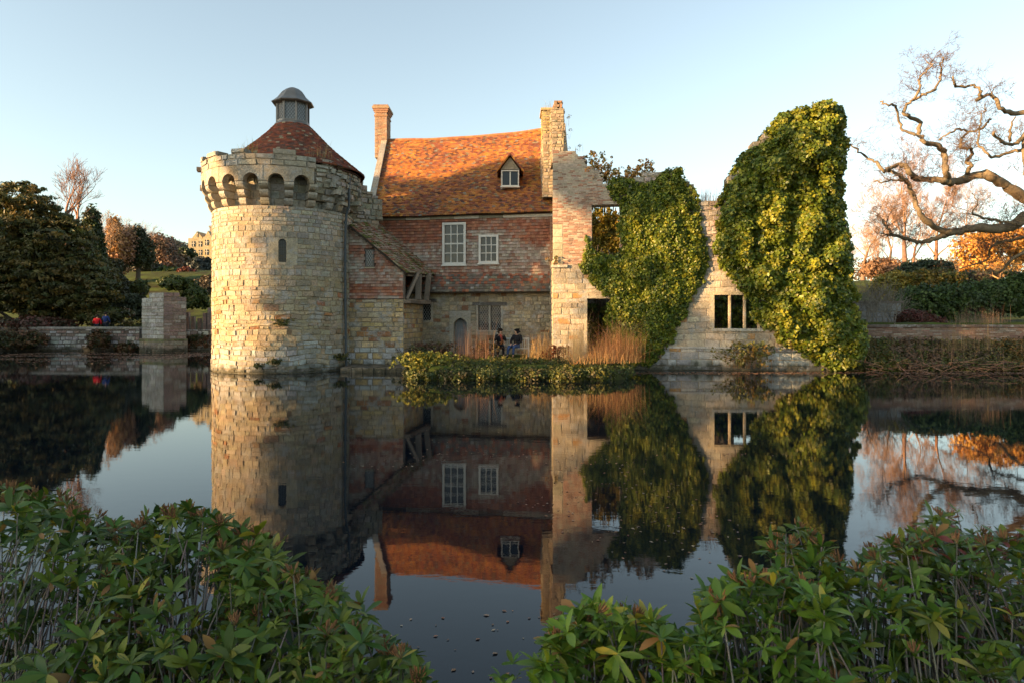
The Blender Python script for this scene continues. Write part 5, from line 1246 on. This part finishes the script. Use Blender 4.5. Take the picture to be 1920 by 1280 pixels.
# ================================================================== right bank
wz = zof(609, 33.8)
rw = thing('retaining_wall', 'low brick retaining wall with stone coping along the right bank', 'wall', (20, 33.8, 0))
Frw, _, _, Lrw = plane_frame((16.0, 33.6), (36, 34.2))
m = MB(); masonry(m, Frw, 0, Lrw, -.2, wz-.12, (.072, .085), (.3, .45), lambda u, v: vary(R.choice([(.28, .17, .13), (.24, .14, .11), (.34, .27, .23)]), .22), thick=.4, gap=.008, prot=(0, .02), jit=.005); m.build('brickwork', M_brick, rw)
m = MB(); u = 0
while u < Lrw: m.fbox(Frw, u+.008, u+.9, wz-.12, wz+R.uniform(-.01, .01), -.5, .09, vary((.17, .12, .10), .15)); u += .9
m.build('coping', M_stone, rw)
gw = thing('garden_wall', 'short grey rendered garden wall behind bare stems right of the tall ivy', 'wall', (20, 39.5, 2))
Fg, _, _, Lg = plane_frame((Xk(1585, 39.5), 39.5), (Xk(1690, 39.3), 39.3)); m = MB(); masonry(m, Fg, 0, Lg, 1.0, zof(568, 39.4), (.28, .34), (.5, .8), lambda u, v: vary((.27, .27, .27), .12), thick=.4, jit=.01); m.build('blockwork', M_stone_white, gw)
m = MB(); m.fbox(Fg, -.05, Lg+.08, zof(568, 39.4), zof(565, 39.4), -.5, .08, (.2, .15, .13)); m.build('coping', M_stone, gw)
def mass(name, label, cat, lobes, m, per, cr_, ls, cols, **k): return crown_tree(name, label, cat, lobes, (lobes[0][0], lobes[0][1], 1), m, per, cr_, ls, cols, None, **k)
Yr = 42
mass('rhododendron_hedge', 'long dark green rhododendron hedge above the right retaining wall', 'hedge', [lobe(1735, 572, 55, 36, Yr), lobe(1800, 568, 60, 36, Yr), lobe(1870, 562, 60, 36, Yr), lobe(1920, 560, 60, 42, Yr), lobe(1980, 560, 60, 40, Yr)], 1500, 18, .36, .15, [(.045, .08, .02), (.06, .10, .022), (.075, .115, .03), (.04, .065, .02)])
mass('azalea_shrub', 'yellow-green shrub catching the sun left of the dark hedge', 'shrub', [lobe(1680, 535, 30, 22, 50), lobe(1660, 548, 22, 22, 49)], 300, 15, .4, .16, [(.26, .21, .03), (.18, .17, .03), (.32, .22, .03)])
mass('azalea_shrub', 'mixed gold and brown shrubs along the back of the hedge', 'shrub', [lobe(1725, 532, 32, 20, 50), lobe(1765, 530, 35, 20, 50)], 360, 15, .4, .16, [(.28, .19, .03), (.16, .12, .03), (.12, .13, .02)])
mass('berberis_shrub', 'dull purple-brown shrub behind the right end of the hedge', 'shrub', [lobe(1820, 530, 38, 18, 51), lobe(1880, 528, 30, 18, 51)], 300, 14, .4, .16, [(.10, .06, .045), (.07, .07, .03)])
mass('laurel_bush', 'dark evergreen bush between the bare trunks', 'shrub', [lobe(1740, 508, 42, 18, 58), lobe(1700, 515, 22, 14, 58)], 280, 15, .45, .18, [(.03, .05, .025), (.04, .06, .025)])
mass('beech_thicket', 'soft orange-brown thicket on the skyline left of the tall trunk', 'shrub', [lobe(1655, 505, 34, 16, 66), lobe(1690, 512, 22, 14, 64)], 300, 14, .5, .18, [(.30, .17, .09), (.24, .14, .08)], inner=.3)
mass('red_border', 'dark red creeping plants under the hedge', 'plant', [lobe(1712, 597, 26, 12, 38), lobe(1745, 603, 24, 7, 37)], 220, 14, .22, .10, [(.13, .04, .03), (.10, .05, .03)])
# grey twiggy thicket next to the ivy
S = []
for _ in range(26):
    px = R.uniform(1592, 1680); Y = R.uniform(34.5, 38.5); b = Vector((Xk(px, Y), Y, 1.9))
    grow(S, b, (R.gauss(0, .25), R.gauss(0, .2), 1), R.uniform(1.0, 1.5), .03, 2, (.22, .19, .15), .6, .1, 3, .008, .25, .7, (3, 4))
o = thing('bare_thicket', 'grey leafless thicket of fine twigs beside the tall ivy', 'shrub', (Xk(1630, 36.5), 36.5, 1.8)); sticks('twigs', S, M_twig, o)
# overgrown slope between wall and water
slope = []
for i, (x0, x1, cols, lb) in enumerate([(15.8, 18.0, [(.11, .13, .02), (.16, .12, .03), (.07, .09, .02)], 'green ivy and brambles at the foot of the tall ivy'), (18.0, 20.5, [(.08, .09, .02), (.20, .12, .07), (.15, .10, .06)], 'pinkish brown brambles on the right bank slope'), (20.5, 23.0, [(.08, .09, .02), (.16, .13, .04), (.10, .07, .04)], 'dark olive weeds on the middle of the right bank slope'), (23, 28, [(.12, .10, .02), (.20, .11, .03), (.07, .07, .02)], 'yellow and russet bank plants at the right edge')]):
    n = int((x1-x0)*150); cs = [(R.uniform(x0, x1), (yy := R.uniform(31.0, 33.5)), .10+.95*float(sst(31.2, 33.4, yy))+R.uniform(-.05, .28)+.25*nz(yy*3, x0)) for _ in range(n)]
    o = thing('bank_plant', lb, 'plant', ((x0+x1)/2, 32.3, 0)); A = clusters(cs, [(0, -.6, .6)]*n, 14, [.24]*n, .085, cols); leaves('leaves', *A, M_leaf, o)
    grass('stems', M_grass, [(R.uniform(x0, x1), R.uniform(31.3, 33.4), R.uniform(.1, .9)) for _ in range(40)], 130, 1.1, [(.34, .22, .12), (.26, .16, .10), (.22, .18, .08)], o, .45, .009, .15)
S = []
for _ in range(110):
    x_ = R.uniform(15.6, 25); p = Vector((x_, R.uniform(30.2, 31.2), R.uniform(.02, .5))); d = Vector((R.gauss(0, 1), R.gauss(-.3, .4), R.gauss(.0, .25))); q = p+d.normalized()*R.uniform(.4, 1.2); q.z = max(.02, q.z); S.append((*p, *q, .014, .007, vary((.30, .17, .11), .3)))
tag(sticks('fallen_twigs', S, M_twig), 'dead twigs and stalks lying along the right waterline', 'twigs', kind='stuff')
tuft('dry_reeds', 'tall dry pinkish stalks rising above the retaining wall in front of the hedge', 'grass', [(Xk(px, 35), 35, 2.0) for px in range(1795, 1880, 9)], 260, 1.1, [(.30, .20, .14), (.24, .16, .11)], lean=.3, w=.008, fan=.25)
tuft('dry_reeds', 'thin straw stalks on the slope below the retaining wall', 'grass', [(Xk(px, 32.3), 32.3, .9) for px in (1770, 1782, 1795, 1812, 1835, 1852)], 150, 1.5, [(.34, .24, .12), (.40, .26, .13)], lean=.12, w=.008, fan=.15)
# background trees with the low sun in their twigs
tw = (.42, .25, .15)
bare_tree('bare_tree', 'tall upright bare tree with orange-lit twigs left of the others', 1618, 520, 355, 76, (.24, .15, .10), depth=5, r=.26, spread=.5, twig=tw, kids=(3, 4), frac=.36, tip=.006, ratio=.66)
bare_tree('bare_tree', 'tallest bare tree with thick straight trunk and orange twigs', 1698, 520, 268, 66, (.22, .13, .09), depth=4, r=.36, spread=.55, twig=tw, kids=(7, 9), frac=.62, tip=.006, start=.15, n=7, wob=.1, ratio=.46)
bare_tree('bare_tree', 'thin reddish bare tree just right of the tallest trunk', 1712, 515, 330, 80, (.26, .14, .09), depth=4, r=.22, spread=.45, twig=tw, kids=(4, 5), frac=.4)
bare_tree('bare_tree', 'leaning reddish bare tree with orange twigs right of centre', 1757, 512, 300, 74, (.30, .15, .09), depth=4, r=.32, spread=.55, twig=tw, lean=-.08, kids=(7, 9), frac=.62, start=.2, tip=.006, n=7, wob=.1, ratio=.46)
bare_tree('bare_tree', 'many-stemmed pale bare tree beside the tall ivy', 1596, 520, 395, 84, (.28, .18, .13), depth=5, r=.2, spread=.5, twig=(.40, .28, .20), kids=(3, 4), frac=.36, tip=.006, ratio=.66)
bare_tree('bare_tree', 'pale bare tree low on the skyline behind the thicket', 1645, 522, 400, 92, (.28, .19, .14), depth=4, r=.2, spread=.6, twig=(.44, .27, .18), kids=(4, 6))
GO = [(.52, .25, .05), (.58, .31, .06), (.44, .20, .05), (.60, .36, .09)]
crown_tree('autumn_oak', 'golden orange autumn oak glowing at the right edge', 'tree', [lobe(1830, 470, 40, 30, 60), lobe(1880, 455, 46, 34, 62), lobe(1930, 470, 40, 40, 62), lobe(1850, 500, 50, 14, 60)], (Xk(1848, 60), 60, 5.5), 620, 14, .55, .19, GO, .25, inner=.25, tcol=(.30, .19, .09))
bare_tree('pale_trunk_tree', 'young tree with twisted pale sunlit trunk at the right edge', 1902, 545, 440, 46, (.48, .36, .16), depth=3, r=.20, spread=.8, twig=(.4, .25, .12), lean=.25)
crown_tree('distant_wood', 'low dull orange distant wood on the right skyline', 'trees', [lobe(1590, 512, 60, 22, 150), lobe(1680, 508, 70, 20, 160), lobe(1770, 510, 70, 22, 160), lobe(1840, 505, 80, 24, 160), lobe(1930, 505, 60, 24, 150)], (Xk(1700, 165), 165, 9), 800, 14, 1.2, .34, [(.2, .13, .08), (.12, .1, .05)], None)
bare_tree('bare_tree', 'bare tree with a broad pinkish crown between the two tallest trunks', 1668, 520, 330, 88, (.26, .17, .11), depth=4, r=.26, spread=.6, twig=(.42, .27, .17), kids=(6, 8), frac=.6, start=.2, tip=.006, n=6, wob=.12, ratio=.48)
bare_tree('bare_tree', 'bare pinkish tree behind the golden oak', 1800, 515, 320, 90, (.26, .17, .11), depth=4, r=.26, spread=.6, twig=(.42, .26, .16), kids=(6, 8), frac=.6, start=.2, tip=.006, n=6, wob=.12, ratio=.48)
# ------------------------------------------------------------------ the gnarled oak, limbs drawn as bent tubes at their own depths
oak = thing('gnarled_oak', 'old gnarled leafless oak reaching twisted limbs in from the right', 'tree', (Xk(2120, 40), 40, 2.0))
z3 = lambda L, y0, y1: [(1560+a/3.556, 80+b/3.556) for a, b in L]
z4 = lambda L: [(1540+a/3.556, 380+b/3.556) for a, b in L]
limbs = []
def limb(P, r0, r1, Y0, Y1):
    n = len(P); out = []
    for i, (a, b) in enumerate(P):
        t = i/(n-1); Y = lerp(Y0, Y1, t)+.35*math.sin(i*1.7+r0*3); out.append(Pt(a, b, Y))
    # densify with a light Catmull-Rom so bends stay round
    pts = []
    for i in range(n-1):
        p0, p1, p2, p3 = out[max(i-1, 0)], out[i], out[i+1], out[min(i+2, n-1)]
        for t in (0, .3, .55, .8): pts.append((.5*((2*p1)+(p2-p0)*t+(2*p0-5*p1+4*p2-p3)*t*t+(3*p1-p0-3*p2+p3)*t**3)).lerp(p1.lerp(p2, t), .55))
    pts.append(out[-1]); m_ = len(pts)
    rr = [lerp(r0, r1, (i/(m_-1))**.8)/F_*lerp(Y0, Y1, i/(m_-1))*R.uniform(.78, 1.14)*.86 for i in range(m_)]
    pts = [p+Vector((R.gauss(0, .035), R.gauss(0, .05), R.gauss(0, .035))) for p in pts]
    limbs.append((pts, rr))
limb(z3([(1840, 1500), (1560, 1230), (1280, 1035), (1150, 950), (1050, 882), (950, 882), (850, 922), (780, 930), (740, 912), (640, 912), (560, 905), (520, 870), (490, 822), (440, 815), (390, 836), (345, 855), (305, 805), (230, 765), (180, 728), (130, 685)], 0, 0), 14, 1.6, 41, 38)
limb(z3([(775, 905), (757, 870), (750, 800), (742, 730), (705, 682), (612, 665), (576, 612), (582, 540), (520, 492), (476, 472), (500, 412), (560, 372), (640, 340), (700, 292), (722, 222), (732, 160), (740, 98)], 0, 0), 7.2, 1.8, 39.6, 37.5)
limb(z3([(552, 380), (590, 292), (578, 240), (622, 200), (668, 150), (622, 118)], 0, 0), 3.4, .8, 38.2, 37.6)
limb(z3([(565, 618), (472, 586), (450, 520), (430, 420), (372, 415), (322, 395)], 0, 0), 3.6, 1.8, 38.8, 37.8)
limb(z3([(898, 885), (902, 850), (932, 820), (900, 790), (938, 740), (918, 705), (858, 700), (870, 640), (912, 600), (990, 580), (1030, 540), (1068, 508)], 0, 0), 4.6, 2, 40, 39)
limb(z3([(905, 598), (850, 578), (780, 602), (712, 655)], 0, 0), 2.6, 1.6, 39.5, 39.2)
limb(z3([(1560, 640), (1400, 690), (1280, 712), (1180, 735), (1070, 765), (1030, 740), (975, 682), (978, 600), (990, 540), (1005, 480), (1020, 405)], 0, 0), 5, 1, 38, 38)
limb(z3([(1500, 520), (1280, 470), (1180, 470), (1120, 440), (1088, 370), (1042, 352), (986, 376), (986, 322), (940, 290), (842, 296), (812, 275), (805, 235)], 0, 0), 6, 2.2, 38, 37)
limb(z3([(1500, 560), (1300, 600), (1270, 640), (1200, 682), (1130, 665), (1076, 605)], 0, 0), 5, 3, 38, 37)
limb(z3([(1185, 650), (1190, 575), (1216, 500)], 0, 0), 3.4, 1.4, 38, 37.5)
limb(z3([(1270, 640), (1280, 740), (1300, 900)], 0, 0), 5, 4, 38, 38)
limb(z3([(1090, 370), (1070, 330), (1100, 285)], 0, 0), 1.2, .6, 37.5, 37.5)
limb(z3([(2050, 1350), (1700, 1180), (1450, 1130), (1280, 1162), (1200, 1225), (1100, 1243), (960, 1232), (850, 1260), (740, 1262), (640, 1200), (572, 1120), (542, 1030), (512, 940), (482, 912), (432, 882), (372, 845)], 0, 0), 15, 3, 41, 39)
limb(z3([(484, 925), (402, 918), (340, 932), (280, 925)], 0, 0), 2.4, 1.6, 39, 38.5)
limb(z4([(1500, 80), (1351, 110), (1200, 182), (1050, 162), (900, 192), (800, 222), (720, 250), (640, 272), (560, 236), (470, 215), (432, 162), (406, 118)]), 11, 1.8, 41, 40)
limb(z4([(470, 215), (430, 216), (400, 205)]), 2, 1, 40, 40)
limb(z4([(1360, 150), (1200, 130), (1080, 100), (1000, 70), (1040, 10), (1010, -60)]), 4, 1, 40, 40)
limb(z4([(1500, 380), (1350, 330), (1260, 400), (1180, 470), (1120, 450)]), 5, 1.5, 41, 42)
limb(z4([(1420, 200), (1290, 250), (1180, 265), (1130, 300), (1110, 380), (930, 440)]), 4, 1.3, 41, 43)
# trunk outside the frame
limbs.append(([Vector((Xk(2120, 40), 40, 1.6)), Vector((Xk(2110, 40), 40, 3.5)), Vector((Xk(2085, 40.5), 40.5, 6)), Vector((Xk(2030, 40.8), 40.8, 8.2)), Vector((Xk(1990, 40), 40, 11))], [1.1, .85, .75, .6, .35]))
limbs.append(([Vector((Xk(2085, 40.5), 40.5, 6)), Vector((Xk(1960, 41), 41, 8.2))], [.5, .45]))
m = MB()
for i, (p_, r_) in enumerate(limbs): m.tube(p_, r_, 9, (.20, .155, .10))
m.build('limbs', M_bark, oak, True)
S = []
for (p_, r_) in limbs[:-2]:
    for i in range(1, len(p_)):
        if R.random() < (.6 if p_[i].z < 9.5 else .26):
            k = 1 if r_[i] > .14 else 2
            for _ in range(R.choice((1, 2, 2, 3))):
                d = Vector((R.gauss(-.2, .8), R.gauss(0, .6), R.gauss(.45, .6)))
                grow(S, p_[i], d, R.uniform(.4, 1.2), .020, 3, (.15, .10, .07), .7, .12, 3, .006, .36, .6, (2, 3))
sticks('twigs', S, M_twig, oak)
# ================================================================== rhododendrons in the foreground
def rhodo(name, label, top, Ytop, Ybot, px0, px1, count, seed_frac, leafcols, red=0, base_y=1.6, bot=1330, big=1.0, stems=True):
    V = []; Fc = []; cl = []; S = []; HD = []; base = 0
    heads = []
    tries = 0
    count = int(count*2.7); big = big*.58
    while len(heads) < count and tries < count*40:
        tries += 1
        px = R.uniform(px0, px1); tp = interp(px, top)
        f = R.random()**1.3; py = tp+14+f*(bot-tp)
        if py > bot: continue
        Y = lerp(Ytop, Ybot, (py-880)/(bot-880))+R.uniform(-.35, .35)*.8
        heads.append((px, py, max(1.8, Y), f))
    cx = sum(h[0] for h in heads)/len(heads); bb = Pt(cx, 900, base_y); bb.z = .6
    o = thing(name, label, 'shrub', bb)
    for (px, py, Y, f) in heads:
        p = Pt(px, py, Y); ax = Vector((R.gauss(0, .5), R.gauss(0, .5)-.1, 1)).normalized()
        x = ax.orthogonal().normalized(); y = ax.cross(x); nl = R.choice((4, 5, 6, 7, 8, 9, 10)); ph = R.uniform(0, 2*PI); tone = R.random()
        L0 = R.uniform(.07, .145)*big; lift0 = R.uniform(.05, .95)
        for j in range(nl):
            a = ph+2*PI*j*.381966*1.0+R.uniform(-.2, .2); out = x*math.cos(a)+y*math.sin(a); L = L0*R.uniform(.75, 1.15)
            el = lift0+R.uniform(-.3, .3)-.35*(j % 2); dir0 = (out*math.cos(el)+ax*math.sin(el)).normalized(); side = dir0.cross(ax).normalized(); nn = side.cross(dir0)
            w_ = L*R.uniform(.12, .19); bend = R.gauss(0, .10); twist = R.gauss(0, .35)
            c = leafcols[R.randrange(len(leafcols))]; c = mixc(c, leafcols[int(tone*len(leafcols))], .5)
            if R.random() < red: c = (.18, .05, .04)
            elif R.random() < .05: c = R.choice([(.34, .28, .03), (.26, .14, .04), (.24, .22, .04)])
            c = vary(c, .2); droop = R.uniform(.05, .35)
            for (t, wf) in ((.0, .15), (.3, .75), (.62, 1.0), (.85, .62), (1.0, .04)):
                q = p+dir0*L*t-nn*L*droop*t*t+side*L*bend*t*t; V += [q-side*w_*wf+nn*w_*(.28+twist*t)*wf, q, q+side*w_*wf+nn*w_*(.28-twist*t)*wf]
            for k in range(4):
                b = base+k*3; Fc += [(b, b+1, b+4, b+3), (b+1, b+2, b+5, b+4)]; cl += [c, c]
            base += 15
        if R.random() < seed_frac*(.3 if f > .10 else 4.5):
            SS = []
            for _ in range(R.randint(8, 14)):
                d = (ax*1.0+x*R.gauss(0, .45)+y*R.gauss(0, .45)).normalized(); l = R.uniform(.03, .055)*big; q = p+d*l
                SS.append((*p, *q, .0011, .0011, (.20, .13, .06))); SS.append((*q, *(q+(d+Vector((0, 0, .4))).normalized()*.020), .0035, .0016, vary((.20, .10, .045), .3)))
            HD.append(SS)
        if stems and R.random() < .48:
            b = Vector((lerp(p.x, bb.x, R.uniform(.15, .75)), lerp(p.y, base_y, .75)+R.uniform(-.3, .3), R.uniform(.45, .75)))
            mid = p.lerp(b, .45)+Vector((R.gauss(0, .13), R.gauss(0, .1), R.gauss(-.08, .08))); c = vary((.16, .14, .12), .5)
            q0 = p; n_ = 5
            for i in range(1, n_+1):
                t = i/n_; q1 = (p*(1-t)**2+mid*2*t*(1-t)+b*t*t); S.append((*q0, *q1, lerp(.0022, .006, (i-1)/n_), lerp(.0022, .006, t), c)); q0 = q1
    np_mesh('foliage', np.array([tuple(v) for v in V]), np.array(Fc), np.array(cl), [M_rhodo], o, True)
    if S: sticks('stems', S, M_bark, o, 5)
    for SS in HD: sticks('seed_head', SS, M_twig, o, 4)
    return o
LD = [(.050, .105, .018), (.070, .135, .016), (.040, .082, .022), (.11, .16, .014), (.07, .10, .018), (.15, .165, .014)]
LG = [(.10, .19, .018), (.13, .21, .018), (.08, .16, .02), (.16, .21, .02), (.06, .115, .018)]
topL1 = [(-80, 880), (20, 905), (110, 905), (150, 945), (230, 975), (300, 960), (330, 950)]
topL2 = [(230, 975), (300, 945), (350, 940), (400, 955), (440, 985), (480, 985), (520, 1010)]
topL3 = [(430, 1000), (500, 1010), (560, 1060), (620, 1090), (680, 1120), (700, 1150)]
topL4 = [(560, 1180), (640, 1170), (700, 1150), (720, 1200), (770, 1225), (800, 1290)]
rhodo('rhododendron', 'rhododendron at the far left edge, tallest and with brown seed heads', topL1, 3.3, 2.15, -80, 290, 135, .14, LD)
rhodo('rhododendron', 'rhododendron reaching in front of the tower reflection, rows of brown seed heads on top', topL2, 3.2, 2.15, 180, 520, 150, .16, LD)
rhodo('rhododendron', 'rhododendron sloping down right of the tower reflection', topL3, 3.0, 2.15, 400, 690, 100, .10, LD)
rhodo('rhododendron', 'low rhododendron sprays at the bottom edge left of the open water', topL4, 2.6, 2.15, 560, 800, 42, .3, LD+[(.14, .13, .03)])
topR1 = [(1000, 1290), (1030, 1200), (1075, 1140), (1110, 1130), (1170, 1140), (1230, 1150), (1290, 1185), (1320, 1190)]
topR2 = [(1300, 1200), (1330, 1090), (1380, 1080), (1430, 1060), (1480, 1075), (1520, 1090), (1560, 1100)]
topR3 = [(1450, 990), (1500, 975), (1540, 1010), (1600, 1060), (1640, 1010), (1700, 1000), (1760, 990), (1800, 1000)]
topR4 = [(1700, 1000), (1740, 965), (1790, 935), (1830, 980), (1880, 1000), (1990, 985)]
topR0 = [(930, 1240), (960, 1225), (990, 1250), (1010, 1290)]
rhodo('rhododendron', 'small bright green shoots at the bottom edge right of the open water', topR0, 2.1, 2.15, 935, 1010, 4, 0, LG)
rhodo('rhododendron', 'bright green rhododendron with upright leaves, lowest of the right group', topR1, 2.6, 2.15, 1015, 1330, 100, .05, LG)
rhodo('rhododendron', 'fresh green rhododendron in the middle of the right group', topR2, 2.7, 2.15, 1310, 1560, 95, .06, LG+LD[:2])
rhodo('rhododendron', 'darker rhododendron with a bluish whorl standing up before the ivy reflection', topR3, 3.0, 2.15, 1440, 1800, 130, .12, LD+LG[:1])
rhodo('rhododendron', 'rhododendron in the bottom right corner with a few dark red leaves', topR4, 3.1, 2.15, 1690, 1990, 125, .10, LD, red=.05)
# ================================================================== unseen trees added between sun and scene, crowns placed to cast its shade
UX, UY = math.sin(SA), -math.cos(SA); TE = math.tan(SE)
def shade_tree(label, s, u0, u1, v0, v1, n=500, ls=.42, base=1.0, hole=0.0, tu=None):
    """an added unseen blocker tree at distance s toward the sun; its crown spans u0..u1 across and v0..v1 in height"""
    def W(s_, u_): return Vector((-math.cos(SA)*s_+UX*u_, -math.sin(SA)*s_+UY*u_, 0))
    o = thing('shade_blocker_tree', label, 'tree', W(s, (u0+u1)/2 if tu is None else tu)+Vector((0, 0, base))); cs = []; ns = []
    for _ in range(n):
        u_ = R.uniform(u0, u1); v = R.uniform(v0, v1)
        if nz(u_*.5, v*.5, s) < hole-.6: continue
        if hole and nz(u_*.9, v*.9, s+4) < hole*.5-.15: continue
        if R.random() < .5 and (v > v1-.5+nz(u_*.8, 1)*.6): continue
        p = W(s+R.uniform(-2.5, 2.5), u_); cs.append((p.x, p.y, v)); ns.append((0, 0, .3))
    A = clusters(cs, ns, 16, [.75]*len(cs), ls, [(.04, .055, .02), (.05, .06, .02)]); leaves('crown', *A, M_leaf, o)
    m = MB(); b = W(s, (u0+u1)/2 if tu is None else tu); m.tube([b+Vector((0, 0, base-.5)), b+Vector((.2, 0, lerp(base, v0, .6))), b+Vector((0, 0, lerp(v0, v1, .7)))], [.45, .35, .12], 8, (.1, .08, .06))
    for k in range(5): q = W(s, lerp(u0, u1, (k+.5)/5)); m.tube([b+Vector((0, 0, lerp(base, v0, .75))), q.lerp(b, .4)+Vector((0, 0, lerp(v0, v1, .3))), q+Vector((0, 0, lerp(v0, v1, .6)))], [.22, .14, .05], 6, (.1, .08, .06))
    m.build('trunk', M_bark, o, True); return o
def vv(z, s_obj, s): return z+(s-s_obj)*TE
SHADE = [
 ('slim leafy tree on the near left bank, shading the right flank of the round tower', 45, -31.2, -30.2, 3, 15, 130),
 ('tall tree on the near left bank with its crown level with the roof', 45, -39.0, -36.6, 18.9, 19.8, 90),
 ('tallest tree on the near left bank, shading the lower roof tiles', 45, -36.6, -33.6, 19.0, 21.8, 260, .42, 1.0, 0, -30.3),
 ('tree beside the tallest one on the near left bank, with a small high crown', 45, -33.6, -31.6, 18.9, 21.0, 130, .42, 1.0, 0, -29.7),
 ('high-crowned tree shading the upper brickwork of the ruin', 45, -28.6, -26, 19.0, 22.4, 240, .42, 1.0, .3),
 ('high-crowned tree shading the middle of the tall ivy', 45, -25.6, -22.4, 19.6, 22.6, 220, .42, 1.0, .3),
 ('thin-crowned tree dappling the ruin', 47, -28.4, -22, 12, 17, 80, .42, 1.0, .45),
 ('broad tree shading the right bank', 45, -21.0, -10, 2, 16.5, 900),
 ('broad tree shading the causeway and gate pier', 45, -62, -44, 2, 14, 1300),
 ('broad tree shading the big evergreen', 45, -80, -62, 2, 15.5, 1300),
 ('bushy tree shading the foreground shrubs', 40, -9, 6, 1.5, 12.5, 1100),
]
for args in SHADE: shade_tree(*args)
